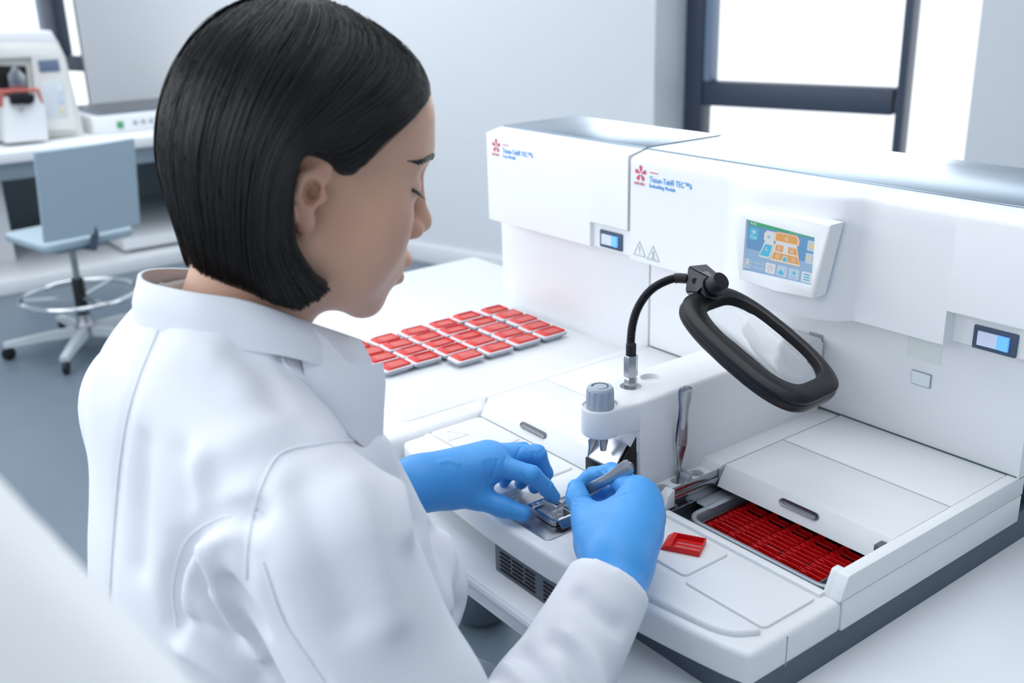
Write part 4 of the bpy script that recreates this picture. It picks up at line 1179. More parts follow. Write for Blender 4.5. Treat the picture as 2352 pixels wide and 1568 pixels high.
def strand_mesh(paths, r0):
    ns, npn = paths.shape[:2]
    T = np.gradient(paths, axis=1); T /= np.maximum(np.linalg.norm(T, axis=2, keepdims=True), 1e-9)
    c = paths - np.array([0, -0.012, 0.02]); c /= np.linalg.norm(c, axis=2, keepdims=True)
    B = np.cross(T, c); B /= np.maximum(np.linalg.norm(B, axis=2, keepdims=True), 1e-9)
    N = np.cross(B, T)
    w = r0 * (0.6 + 0.8 * rng.random((ns, 1, 1))) * np.sin(np.linspace(0.35, 2.95, npn))[None, :, None] ** 0.5
    ring = np.stack([paths + B * w, paths + N * w * 0.8, paths - B * w], 2)      # ns,np,3,3
    V = from_head(ring.reshape(-1, 3))
    base = (np.arange(ns)[:, None] * npn + np.arange(npn - 1)[None]) * 3
    q = []
    for k, l in ((0, 1), (1, 2), (2, 0)):
        q.append(np.stack([base + k, base + l, base + 3 + l, base + 3 + k], -1).reshape(-1, 4))
    return V, np.concatenate(q)
hair_strand_mat = M('hair_strands', (0.066, 0.058, 0.060), 0.34, var=0.35, scale=120, spec=0.45)
Vs, Qs = strand_mesh(strand_paths(NS, 1), 0.00062)
st = ob('hair_strands', np_mesh('hair_strands', Vs, Qs), hair_strand_mat, hair_in, 180)
st['kind'] = 'stuff'
Vs, Qs = strand_mesh(strand_paths(700, -1), 0.0009)
st = ob('hair_strands', np_mesh('hair_strands', Vs, Qs), hair_strand_mat, hair_in, 180)
st['kind'] = 'stuff'

# brow and lashes
def face_pt(x, z, lift=0.0006):
    a, b = 0.0, 0.14
    for _ in range(24):
        m = (a + b) / 2
        if head_sdf(np.array([[x, m, z]], F4))[0] < 0: a = m
        else: b = m
    return Vector(from_head((x, b + lift, z)))
for sgn in (1, -1):
    brow = []
    for k in range(40):
        t = k / 39
        x = sgn * (0.012 + 0.041 * t); z = 0.0330 + 0.006 * math.sin(t * 2.2) - 0.004 * t
        p0 = face_pt(x, z - 0.0030 * (1 - 0.5 * t) + 0.001 * math.sin(k * 2.4), 0.0); p1 = face_pt(x + sgn * 0.006, z + 0.0022 * (1 - t), 0.0008)
        brow.append(tube([tuple(p0), tuple((p0 + p1) / 2 + Vector((0, 0, 0.0002))), tuple(p1)], [0.0010, 0.0012 * (1 - 0.5 * t), 0.0003], 5))
    ob('eyebrow', join(*brow), hair_mat, person, 60)
    lash = [tuple(face_pt(sgn * (0.018 + 0.033 * k / 9), 0.0075 - 0.0040 * math.sin(math.pi * k / 9) + 0.003 * (k / 9) ** 2, 0.0005)) for k in range(10)]
    fr_ = [tube(lash, [0.0008 + 0.0008 * k / 9 for k in range(10)], 6)]
    for k in range(1, 10):
        p0 = Vector(lash[k]); o_ = Vector(from_head((sgn * (0.0002 * k), 0.0055, -0.0035))) - Vector(HO)
        fr_.append(tube([tuple(p0), tuple(p0 + o_)], [0.0005, 0.0001], 4))
    ob('eyelashes', join(*fr_), hair_mat, person, 60)

# ---- gloved hands
glove = M('nitrile_glove', (0.30, 0.635, 0.92), 0.42, var=0.04, scale=25, bump=0.10, bscale=500, spec=0.45)
def pz(px, z):
    d = ray(px); t = (z - CAM.z) / d.z
    return np.array(CAM + d * t)
def pdp(px, d): return np.array(CAM + ray(px) * d)
def chain_sdf(P, pts, rad, k=0.006):
    d = None
    for a, b, ra, rb in zip(pts[:-1], pts[1:], rad[:-1], rad[1:]):
        e = s_cap(P, a, b, ra, rb)
        d = e if d is None else smin(d, e, k)
    return d
def ground(P, f): return f
def wrinkle(V, N, polys, width, amp):
    """raise or sink narrow creases along 3-D polylines on the surface"""
    for pl in polys:
        pl = np.array(pl)
        d2 = np.full(len(V), 1e9)
        for a, b in zip(pl[:-1], pl[1:]):
            ba = b - a
            t = np.clip((V - a) @ ba / (ba @ ba), 0, 1)
            d2 = np.minimum(d2, ((V - a - t[:, None] * ba) ** 2).sum(1))
        V = V + N * (amp * np.exp(-d2 / width ** 2))[:, None]
    return V
class Picker:
    def __init__(self, V, Q):
        self.b = BVHTree.FromPolygons([tuple(v) for v in V], [tuple(q) for q in Q])
    def __call__(self, px, lift=0.0):
        h = self.b.ray_cast(CAM, ray(px).normalized())
        return None if h[0] is None else np.array(h[0] + h[1] * lift)
    def line(self, pts, n=6, lift=0.0):
        out = [self(tuple(q), lift) for q in spline(pts, n)]
        return [q for q in out if q is not None]

# left hand: thumb and index steady the mould, the other fingers curl behind
Lw = pz((962, 1110), 0.030)
Lf = Lw + (Lw - pz((1080, 1075), 0.034)) * 0.85
L_index = [pz((1135, 1066), 0.036), pz((1221, 1090), 0.029), pz((1253, 1119), 0.010), pz((1272, 1141), -0.004)]
L_mid = [np.array((0.2130, -0.4480, 0.0390)), np.array((0.2360, -0.4040, 0.0350)), np.array((0.2390, -0.3960, 0.0100)), np.array((0.2300, -0.4035, -0.0080))]
L_ring = [np.array((0.1960, -0.4450, 0.0340)), np.array((0.2085, -0.4020, 0.0280)), np.array((0.2150, -0.3960, 0.0050)), np.array((0.2080, -0.4060, -0.0110))]
L_lit = [np.array((0.1800, -0.4520, 0.0250)), np.array((0.1850, -0.4170, 0.0180)), np.array((0.1920, -0.4080, -0.0020)), np.array((0.1900, -0.4160, -0.0130))]
L_thumb = [pz((1020, 1122), 0.018), pz((1092, 1141), 0.006), pz((1152, 1163), -0.004), pz((1200, 1178), -0.010)]
def lhand(P):
    d = chain_sdf(P, [Lf, Lw], [0.0275, 0.0265])
    for mcp, r in ((L_index[0], 0.0150), (L_mid[0], 0.0150), (L_ring[0], 0.0140), (L_lit[0], 0.0125)):
        d = smin(d, s_cap(P, Lw, mcp, 0.0205, r), 0.016)
    d = smin(d, s_cap(P, Lw * 0.6 + L_mid[0] * 0.4 - np.array([0, 0, 0.006]), L_index[0] - np.array([0, 0, 0.004]), 0.019, 0.014), 0.012)
    th = smin(s_cap(P, Lw, L_thumb[0], 0.0200, 0.0185), chain_sdf(P, L_thumb, [0.0180, 0.0130, 0.0108, 0.0092]), 0.014)
    d = smin(d, th, 0.016)
    d = smin(d, s_cap(P, L_thumb[0] * 0.7 + L_thumb[1] * 0.3, L_index[0] * 0.8 + Lw * 0.2, 0.011, 0.011), 0.016)    # web
    for f, r in ((L_index, (0.0125, 0.0100, 0.0088, 0.0074)), (L_mid, (0.0125, 0.0104, 0.0090, 0.0074)), (L_ring, (0.0115, 0.0098, 0.0085, 0.0072)), (L_lit, (0.0105, 0.0086, 0.0075, 0.0064))):
        d = smin(d, chain_sdf(P, f, r, 0.004), 0.0045)
    return d
# right hand: pen grip on the forceps, back of the hand towards the camera
Rw = pdp((1418, 1292), 0.930)
Rf = pdp((1412, 1362), 0.903)
R_index = [pdp((1462, 1128), 0.996), pdp((1404, 1086), 1.046), pdp((1360, 1093), 1.064), pdp((1336, 1110), 1.066)]
R_mid = [pdp((1484, 1152), 0.988), pdp((1448, 1120), 1.052), pdp((1400, 1128), 1.078), pdp((1356, 1140), 1.074)]
R_ring = [pdp((1488, 1190), 0.972), pdp((1468, 1172), 1.035), pdp((1420, 1180), 1.060), pdp((1375, 1192), 1.050)]
R_lit = [pdp((1476, 1236), 0.958), pdp((1462, 1222), 1.010), pdp((1425, 1226), 1.035), pdp((1392, 1236), 1.025)]
R_thumb = [pdp((1372, 1245), 0.965), pdp((1348, 1182), 1.004), pdp((1326, 1143), 1.024), pdp((1324, 1120), 1.034)]
def rhand(P):
    d = chain_sdf(P, [Rf, Rw], [0.0275, 0.0285])
    for mcp, r in ((R_index[0], 0.0150), (R_mid[0], 0.0150), (R_ring[0], 0.0145), (R_lit[0], 0.0135)):
        d = smin(d, s_cap(P, Rw, mcp, 0.0215, r), 0.018)
    th = smin(s_cap(P, Rw, R_thumb[0], 0.0200, 0.0195), chain_sdf(P, R_thumb, [0.0190, 0.0135, 0.0110, 0.0092]), 0.014)
    d = smin(d, th, 0.022)
    d = smin(d, s_cap(P, R_thumb[0] * 0.35 + R_thumb[1] * 0.65, R_index[0] * 0.75 + Rw * 0.25, 0.0125, 0.0130), 0.018)    # web
    for f, r in ((R_index, (0.0130, 0.0104, 0.0090, 0.0078)), (R_mid, (0.0130, 0.0104, 0.0092, 0.0078)), (R_ring, (0.0120, 0.0100, 0.0088, 0.0075)), (R_lit, (0.0112, 0.0090, 0.0078, 0.0068))):
        d = smin(d, chain_sdf(P, f, r, 0.004), 0.0045)
    return d
def bounds(pts, m): 
    a = np.array(pts); return a.min(0) - m, a.max(0) + m
def crease_ring(c, axis, r, n=14):
    axis = axis / np.linalg.norm(axis)
    u = np.cross(axis, (0.3, 0.5, 0.8)); u /= np.linalg.norm(u); v = np.cross(axis, u)
    return [c + r * (math.cos(2 * math.pi * k / n) * u + math.sin(2 * math.pi * k / n) * v) for k in range(n + 1)]
def make_glove(f, pts, fingers, lines, label):
    lo, hi = bounds(pts, 0.032)
    V, Q = surfnets(f, lo, hi, 0.00125)
    V = smooth_verts(V, Q, 2, 0.5)
    N = vnormals(V, Q)
    rings = []
    for fg, rr in fingers:
        for i in (0, 1, 2):
            ax_ = fg[i + 1] - fg[i]
            for t in (0.0, 0.14, -0.12):
                c = fg[i] + ax_ * t if t >= 0 or i == 0 else fg[i] + (fg[i] - fg[i - 1]) * t
                rings.append(crease_ring(c, ax_ + 0.25 * rng.normal(0, 1, 3) * np.linalg.norm(ax_), rr[i]))
    V = wrinkle(V, N, rings[::1], 0.0014, -0.0009)
    pk = Picker(V, Q)
    for amp, wd, ln in lines:
        l3 = pk.line(ln, 5)
        if len(l3) > 2: V = wrinkle(V, N, [l3], wd, amp)
    V = smooth_verts(V, Q, 1, 0.35)
    o = ob('glove', np_mesh('glove', V, Q), glove, person, 180)
    o['label'] = label
    return o
make_glove(lhand, [Lf, Lw] + L_index + L_mid + L_ring + L_lit + L_thumb,
           [(L_index, (0.0125, 0.0104, 0.0090)), (L_mid, (0.0125, 0.0104, 0.0090)), (L_ring, (0.0115, 0.0098, 0.0085))],
           [(-0.0012, 0.0016, [(1116, 1062), (1119, 1085), (1121, 1108)]), (-0.0012, 0.0015, [(1126, 1058), (1131, 1082), (1128, 1102)]), (-0.0010, 0.0014, [(1142, 1056), (1138, 1076), (1134, 1094)]),
            (-0.0010, 0.0014, [(1162, 1050), (1157, 1068), (1162, 1088)]), (-0.0008, 0.0013, [(1197, 1090), (1204, 1100), (1206, 1104)]), (0.0010, 0.003, [(1010, 1062), (1032, 1058), (1052, 1064)]),
            (-0.0010, 0.0015, [(1184, 1050), (1190, 1038), (1197, 1025)]), (-0.0010, 0.0014, [(1226, 1040), (1222, 1052), (1214, 1060)])], 'blue glove on the left hand')
make_glove(rhand, [Rf, Rw] + R_index + R_mid + R_ring + R_lit + R_thumb,
           [(R_index, (0.0130, 0.0106, 0.0092)), (R_thumb, (0.0190, 0.0135, 0.0110))],
           [(-0.0012, 0.0016, [(1330, 1142), (1342, 1138), (1356, 1140)]), (-0.0012, 0.0016, [(1320, 1152), (1338, 1150), (1352, 1152)]), (-0.0010, 0.0016, [(1318, 1163), (1332, 1162), (1346, 1166)]),
            (-0.0010, 0.0016, [(1404, 1138), (1420, 1128), (1434, 1124)]), (-0.0009, 0.0016, [(1400, 1146), (1420, 1138), (1440, 1134)]), (-0.0010, 0.0016, [(1372, 1085), (1376, 1096), (1374, 1106)]), (-0.0010, 0.0016, [(1386, 1078), (1392, 1090), (1388, 1100)])], 'blue glove on the right hand')

# ---- lab coat
coat_mat = M('white_cotton', (0.920, 0.930, 0.955), 0.75, var=0.015, scale=12, bump=0.12, bscale=900, spec=0.25)
R_sh, R_el = np.array((0.4260, -0.7560, 0.1480)), np.array((0.5250, -0.7050, -0.1050))
L_sh, L_el = np.array((0.0980, -0.7450, 0.1500)), np.array((0.0050, -0.6450, -0.0700))
R_cuff = pdp((1400, 1336), 0.910); L_cuff = Lf * 0.55 + Lw * 0.45
def coat_sdf(P):
    Ry = rotz(-7)
    d = s_ell(P, (0.255, -0.760, 0.080), (0.158, 0.112, 0.150), Ry)
    d = smin(d, s_ell(P, (0.256, -0.770, -0.120), (0.160, 0.128, 0.230), Ry), 0.06)
    d = smin(d, s_ell(P, (0.262, -0.735, 0.020), (0.130, 0.100, 0.140), Ry), 0.06)
    d = smin(d, s_cap(P, (0.118, -0.765, 0.158), (0.370, -0.770, 0.165), 0.062, 0.056), 0.05)
    d = smin(d, s_cap(P, (0.270, -0.770, 0.222), (0.272, -0.752, 0.262), 0.078, 0.066), 0.05)
    d = smin(d, s_cap(P, (0.230, -0.770, 0.225), (0.130, -0.765, 0.165), 0.055, 0.055), 0.05)
    d = smin(d, s_cap(P, (0.315, -0.770, 0.225), (0.400, -0.772, 0.168), 0.055, 0.055), 0.05)
    # coat front falling open towards the table
    d = smin(d, s_cap(P, (0.345, -0.675, 0.150), (0.350, -0.640, 0.020), 0.028, 0.038), 0.05)
    d = smin(d, s_cap(P, (0.350, -0.640, 0.020), (0.330, -0.690, -0.170), 0.038, 0.050), 0.05)
    # sleeves
    r = chain_sdf(P, [R_sh, R_sh * 0.45 + R_el * 0.55, R_el], [0.066, 0.062, 0.056], 0.03)
    r = smin(r, chain_sdf(P, [R_el, R_el * 0.5 + R_cuff * 0.5, R_cuff], [0.054, 0.047, 0.0375], 0.02), 0.035)
    d = smin(d, r, 0.010)
    l = chain_sdf(P, [L_sh, L_sh * 0.45 + L_el * 0.55, L_el], [0.064, 0.060, 0.055], 0.03)
    l = smin(l, chain_sdf(P, [L_el, L_el * 0.5 + L_cuff * 0.5, L_cuff], [0.053, 0.046, 0.037], 0.02), 0.035)
    d = smin(d, l, 0.025)
    # skirt of the coat over the thighs
    d = smin(d, s_cap(P, (0.350, -0.790, -0.300), (0.290, -0.520, -0.285), 0.085, 0.070), 0.05)
    d = smin(d, s_cap(P, (0.185, -0.790, -0.300), (0.170, -0.520, -0.285), 0.085, 0.070), 0.05)
    # flat ends: neck opening and cuffs
    n_r = (R_cuff - R_el); n_r /= np.linalg.norm(n_r)
    d = smax(d, np.where(np.linalg.norm(P - R_cuff.astype(F4), axis=1) < 0.12, (P - R_cuff.astype(F4)) @ n_r.astype(F4) - 0.002, -1).astype(F4), 0.004)
    n_l = (L_cuff - L_el); n_l /= np.linalg.norm(n_l)
    d = smax(d, np.where(np.linalg.norm(P - L_cuff.astype(F4), axis=1) < 0.10, (P - L_cuff.astype(F4)) @ n_l.astype(F4) - 0.002, -1).astype(F4), 0.004)
    d = smax(d, -s_cap(P, (0.273, -0.745, 0.262), (0.280, -0.735, 0.40), 0.058, 0.066), 0.006)
    return d
Vc, Qc = surfnets(coat_sdf, (-0.085, -0.935, -0.40), (0.615, -0.44, 0.335), 0.0046)
Vc = smooth_verts(Vc, Qc, 3, 0.5)
Nc = vnormals(Vc, Qc)
folds = [   # amplitude, width, picture polyline
    (-0.010, 0.010, [(404, 1440), (396, 1340), (428, 1240), (500, 1190), (590, 1176)]),
    (0.006, 0.010, [(418, 1420), (414, 1330), (446, 1252), (510, 1212)]),
    (0.007, 0.008, [(468, 1240), (500, 1310), (545, 1420)]), (-0.007, 0.009, [(450, 1290), (488, 1380), (540, 1480)]),
    (-0.007, 0.008, [(515, 1322), (560, 1370), (604, 1440)]), (0.006, 0.008, [(505, 1345), (550, 1410), (600, 1500)]),
    (-0.006, 0.010, [(440, 1440), (520, 1500), (600, 1568)]), (0.006, 0.012, [(430, 1480), (520, 1540), (600, 1600)]),
    (-0.004, 0.014, [(420, 1050), (415, 1150), (405, 1260)]), (0.004, 0.014, [(445, 1060), (440, 1150), (425, 1230)]),
    (-0.004, 0.016, [(480, 1080), (460, 1160), (440, 1220)]), (-0.004, 0.012, [(330, 1020), (325, 1150), (318, 1300)]),
    (0.002, 0.016, [(500, 830), (590, 860), (680, 930), (740, 1000)]), (-0.002, 0.016, [(540, 830), (620, 880), (700, 960)]),
    (-0.003, 0.014, [(560, 800), (610, 850), (640, 920)]), (0.002, 0.014, [(420, 800), (500, 830), (560, 890)]),
    (-0.0035, 0.020, [(660, 1010), (580, 1050), (500, 1110), (440, 1160)]), (0.0035, 0.020, [(640, 985), (560, 1020), (480, 1070)]),
    (-0.005, 0.012, [(905, 1040), (935, 1110), (950, 1200)]), (0.005, 0.014, [(880, 1030), (905, 1110), (925, 1220)]),
    (-0.004, 0.016, [(700, 1120), (740, 1260), (800, 1420)]), (0.004, 0.016, [(820, 1120), (860, 1260), (900, 1420)]),
    (-0.006, 0.012, [(1190, 1500), (1230, 1535), (1270, 1600)]), (0.007, 0.012, [(1175, 1530), (1210, 1570), (1240, 1620)]),
    (-0.006, 0.011, [(1275, 1470), (1320, 1510), (1350, 1580)]), (0.006, 0.012, [(1295, 1470), (1350, 1520), (1375, 1580)]), (-0.004, 0.010, [(1330, 1370), (1360, 1400), (1420, 1440)]),
    (0.004, 0.010, [(1000, 1180), (1030, 1280), (1030, 1390)]), (-0.006, 0.010, [(985, 1170), (1020, 1290), (1065, 1430)]),
]
pkc = Picker(Vc, Qc)
lines3 = [(a, w, pkc.line(l, 5)) for a, w, l in folds]
for a, w, l in lines3:
    if len(l) > 2: Vc = wrinkle(Vc, Nc, [l], w * 0.85, a * 1.6)
for s_ in ([(368, 748), (325, 850), (292, 960), (272, 1100), (256, 1300), (252, 1400)], [(650, 800), (656, 838), (720, 892), (780, 938), (828, 1008)], [(604, 1290), (650, 1420), (700, 1500), (745, 1565)], [(828, 1010), (735, 1020), (642, 1044), (596, 1130), (572, 1230), (566, 1330)]):
    l = pkc.line(s_, 6)
    if len(l) > 3: Vc = wrinkle(Vc, Nc, [l], 0.006, -0.0028)
# soft random drape
q = Vc * np.array([9.0, 9.0, 6.0])
Vc = Vc + Nc * (0.0016 * np.sin(q[:, 0] * 3 + 2 * np.sin(q[:, 2] * 1.7)) * np.sin(q[:, 1] * 2.6 + 1.3 * np.sin(q[:, 2] * 2.1)))[:, None]
Vc = smooth_verts(Vc, Qc, 1, 0.4)
coat = ob('lab_coat', np_mesh('lab_coat', Vc, Qc), coat_mat, person, 180)
pkc = Picker(Vc, Qc)
# seams: raised double-fold lines lying on the cloth
seams = [[(368, 748), (325, 850), (292, 960), (272, 1100), (256, 1300), (252, 1400)],
         [(404, 1440), (396, 1340), (428, 1240), (500, 1190), (590, 1176)],
         [(650, 800), (656, 838), (720, 892), (780, 938), (828, 1008)],
         [(604, 1290), (650, 1420), (700, 1500), (745, 1565)],
         [(828, 1010), (735, 1020), (642, 1044), (596, 1130), (572, 1230), (566, 1330)]]
for s_ in seams:
    l = pkc.line(s_, 6, 0.0002)
    if len(l) > 3: ob('seam', tube([tuple(p) for p in l], 0.0011, 6), coat_mat, coat, 60)
# cuff band on the right sleeve
n_r = (R_cuff - R_el); n_r /= np.linalg.norm(n_r)
hem = crease_ring(R_cuff - n_r * 0.028, n_r, 0.0395, 40)
# collar: stand-up band from behind the neck to the open front
cen = np.array((0.2735, -0.7450))
top = [(-150, .085, .255), (-120, .072, .283), (-90, .067, .303), (-45, .0640, .316), (0, .0625, .320), (45, .0640, .318), (75, .0660, .311), (95, .0690, .300), (115, .0735, .285), (135, .0790, .270), (150, .0890, .257), (163, .1040, .243)]
bot = [(-150, .100, .228), (-120, .090, .252), (-90, .083, .270), (-45, .074, .278), (0, .0700, .282), (45, .0710, .280), (75, .0760, .275), (95, .0840, .266), (115, .0900, .250), (135, .0960, .234), (150, .1050, .220), (163, .1130, .205)]
def cpt(phi, r, z):
    a = math.radians(phi); return np.array((cen[0] + math.sin(a) * r, cen[1] - math.cos(a) * r, z))
T3 = spline([tuple(cpt(*t)) for t in top], 5); B3 = spline([tuple(cpt(*t)) for t in bot], 5)
rings = []
for t_, b_ in zip(T3, B3):
    t_, b_ = np.array(t_), np.array(b_)
    outd = np.array([b_[0] - cen[0], b_[1] - cen[1], 0.0]); outd /= np.linalg.norm(outd)
    mid = (t_ + b_) / 2 + outd * 0.0025
    th = outd * 0.0016
    rings.append([Vector(b_ + th), Vector(mid + th), Vector(t_ + th * 0.9), Vector(t_ + np.array([0, 0, 0.0008])), Vector(t_ - th), Vector(mid - th), Vector(b_ - th)])
ob('collar', loft(rings), coat_mat, coat, 60)
# lapel standing away from the chest
def sheet(grid, th):
    G = np.array(grid); nu, nv = G.shape[:2]
    du = np.gradient(G, axis=0); dv = np.gradient(G, axis=1)
    N = np.cross(du, dv); N /= np.linalg.norm(N, axis=2, keepdims=True)
    bm = bmesh.new()
    A = [[bm.verts.new(tuple(G[i, j] + N[i, j] * th)) for j in range(nv)] for i in range(nu)]
    B = [[bm.verts.new(tuple(G[i, j] - N[i, j] * th)) for j in range(nv)] for i in range(nu)]
    for i in range(nu - 1):
        for j in range(nv - 1):
            bm.faces.new((A[i][j], A[i + 1][j], A[i + 1][j + 1], A[i][j + 1])); bm.faces.new((B[i][j], B[i][j + 1], B[i + 1][j + 1], B[i + 1][j]))
    per = [(i, 0) for i in range(nu)] + [(nu - 1, j) for j in range(1, nv)] + [(i, nv - 1) for i in range(nu - 2, -1, -1)] + [(0, j) for j in range(nv - 2, 0, -1)]
    for (a, b), (c, d) in zip(per, per[1:] + per[:1]):
        bm.faces.new((A[a][b], B[a][b], B[c][d], A[c][d]))
    return bm
k0 = [pdp((700, 742), 0.800), pdp((744, 775), 0.805), pdp((800, 836), 0.812), pdp((838, 838), 0.822), pdp((878, 834), 0.835)]
k1 = [pdp((690, 800), 0.790), pdp((738, 845), 0.797), pdp((790, 892), 0.806), pdp((836, 898), 0.820), pdp((884, 880), 0.836)]
k2 = [pdp((700, 870), 0.790), pdp((745, 905), 0.796), pdp((795, 948), 0.806), pdp((836, 960), 0.820), pdp((880, 940), 0.838)]
k3 = [pdp((720, 930), 0.800), pdp((760, 960), 0.804), pdp((805, 1000), 0.812), pdp((840, 1030), 0.824), pdp((876, 1030), 0.842)]
ob('lapel', sheet([k0, k1, k2, k3], 0.0012), coat_mat, coat, 60)

# ---- trousers, shoes are hidden under the table; legs reach the stool's foot ring
trousers = M('pale_trousers', (0.80, 0.82, 0.86), 0.8, var=0.03)
def legs(P):
    d = None
    for x, kx in ((0.345, 0.300), (0.185, 0.165)):
        e = chain_sdf(P, [(x, -0.79, -0.33), (kx, -0.47, -0.32), (kx, -0.50, -0.62), (kx, -0.46, -0.78)], [0.075, 0.060, 0.045, 0.040], 0.03)
        d = e if d is None else smin(d, e, 0.02)
    return d
Vl, Ql = surfnets(legs, (0.05, -0.90, -0.86), (0.46, -0.37, -0.22), 0.011)
ob('trousers', np_mesh('trousers', smooth_verts(Vl, Ql, 2), Ql), trousers, person, 180)
def shoe(P, x):
    return smin(s_cap(P, (x, -0.47, -0.800), (x, -0.36, -0.815), 0.040, 0.034), s_cap(P, (x, -0.46, -0.76), (x, -0.46, -0.80), 0.036, 0.040), 0.02)
for x in (0.300, 0.165):
    Vl, Ql = surfnets(lambda P: shoe(P, x), (x - 0.06, -0.53, -0.87), (x + 0.06, -0.30, -0.70), 0.008)
    ob('shoe', np_mesh('shoe', smooth_verts(Vl, Ql, 2), Ql), white, person, 180)
# the stool she sits on
def stool(name, loc, rz, label, seat_h, shell, back=True, s=1.0):
    e = empty(name, loc, (0, 0, rz), label=label, cat='stool')
    H = seat_h
    ob('seat', prism(rrect(-0.20, -0.20, 0.20, 0.20, 0.05, 5), 'z', H - 0.035, H, 0.012, 3), shell, e, local=True)
    ob('seat_pan', prism(rrect(-0.12, -0.12, 0.12, 0.12, 0.03, 4), 'z', H - 0.065, H - 0.034, 0.006), slate if not back else M('pan_grey', (0.62, 0.66, 0.69), 0.4), e, local=True)
    ob('piston', lathe([(0.014, 0.20), (0.014, H - 0.06)], 20), chrome if not back else steel_dull, e, local=True)
    ob('column', lathe([(0.028, 0.08), (0.028, 0.16), (0.026, 0.17), (0.026, H - 0.22), (0.022, H - 0.21)], 24), black, e, local=True)
    ring_ = [(0.235 * math.cos(a), 0.235 * math.sin(a), 0.245) for a in [2 * math.pi * k / 48 for k in range(49)]]
    ob('foot_ring', tube(ring_, 0.012, 12, cap=False), chrome, e, local=True)
    for k in range(3):
        a = 2 * math.pi * k / 3 + 0.5
        ob('ring_spoke', tube([(0.025 * math.cos(a), 0.025 * math.sin(a), 0.235), (0.235 * math.cos(a), 0.235 * math.sin(a), 0.245)], 0.008, 10), chrome, e, local=True)
    ob('hub', lathe([(0.045, 0.06), (0.045, 0.11), (0.034, 0.125), (0.030, 0.16)], 28), steel_dull, e, local=True)
    for k in range(5):
        a = 2 * math.pi * k / 5 + 0.2
        c_, s_ = math.cos(a), math.sin(a)
        prof = [(0.03, 0.024, 0.105, 0.040), (0.18, 0.021, 0.095, 0.030), (0.33, 0.018, 0.078, 0.020)]
        rr = []
        for rad_, hw, zt, th in prof:
            rr.append([Vector((rad_ * c_ - w_ * s_, rad_ * s_ + w_ * c_, z_)) for w_, z_ in ((-hw, zt - th), (hw, zt - th), (hw * 0.8, zt), (-hw * 0.8, zt))])
        ob('base_arm', bevel(loft(rr), 0.004, 2), M('arm_grey', (0.78, 0.81, 0.83), 0.35) if k == 0 else bpy.data.materials['arm_grey'], e, local=True)
        cx, cy_ = 0.318 * c_, 0.318 * s_
        cst = ob('caster', join(lathe([(0.026, -0.010), (0.029, -0.008), (0.029, 0.008), (0.026, 0.010)], 22, lookmat((cx, cy_ , 0.029), (-s_, c_, 0), (0, 0, 1))), lathe([(0.012, 0.03), (0.012, 0.062)], 14, Matrix.Translation((cx, cy_, 0)))), black, e, local=True)
    if back:
        pts = []
        rows = []
        for i in range(9):
            v = i / 8
            rows.append([Vector((-0.205 + 0.41 * u - 0.0, -0.215 - 0.055 * v - 0.018 * math.cos((u - 0.5) * 3.0), H + 0.02 + 0.36 * v)) for u in [j / 10 for j in range(11)]])
        G = np.array([[tuple(p) for p in r] for r in rows])
        ob('backrest', bevel(sheet(G, 0.009), 0.004, 2), shell, e, 50, local=True)
        ob('back_stem', tube([(0, -0.08, H - 0.05), (0, -0.20, H - 0.045), (0, -0.228, H + 0.01), (0, -0.235, H + 0.10)], 0.016, 12), slate, e, local=True)
    return e
stool('lab_stool', (0.266, -0.80, -DECK), 0.0, 'stool under the seated person, mostly hidden by the white coat', 0.585, M('grey_seat', (0.55, 0.58, 0.62), 0.6), back=False)

# ---------------------------------------------------------------- background: bench, instruments, stool
def pxx(px, X):
    d = ray(px); t = (X - CAM.x) / d.x
    return CAM + d * t
bench_white = M('bench_laminate', (0.93, 0.94, 0.95), 0.3, var=0.01)
bench_grey = M('bench_panel', (0.62, 0.68, 0.72), 0.4, var=0.02)
bn = empty('lab_bench', (-5.3, 0.3, FZ), label='white bench on a low base slab at the far left, instruments standing on it', cat='bench')
ob('bench_top', box((-6.1, -1.2, -0.305), (-4.66, 1.75, -0.25), 0.006), bench_white, bn)
ob('apron_rail', box((-6.0, -1.15, -0.40), (-4.74, 1.70, -0.305), 0.004), bench_grey, bn)
ob('back_panel', box((-6.05, -1.15, -0.90), (-6.0, 1.70, -0.40)), bench_grey, bn)
ob('side_panel', box((-6.0, 1.64, -0.90), (-4.80, 1.70, -0.40)), bench_grey, bn)
ob('base_slab', box((-6.1, -1.6, FZ), (-4.64, 1.75, FZ + 0.075), 0.006), bench_white, bn)
ob('drawer_unit', box((-5.7, -0.75, -0.895), (-5.05, 0.12, -0.42), 0.006), bench_white, bn)
ob('leg', box((-4.80, 1.58, -0.90), (-4.74, 1.64, -0.40), 0.004), bench_grey, bn)
ob('leg', box((-4.80, -1.10, -0.90), (-4.74, -1.04, -0.40), 0.004), bench_grey, bn)
ob('lower_shelf', box((-5.9, 0.62, FZ + 0.1), (-4.75, 1.42, FZ + 0.16), 0.004), bench_white, bn)
for x in (-5.8, -4.9):
    for y in (0.68, 1.3):
        ob('shelf_foot', box((x, y, FZ + 0.07), (x + 0.06, y + 0.06, FZ + 0.105)), slate, bn)

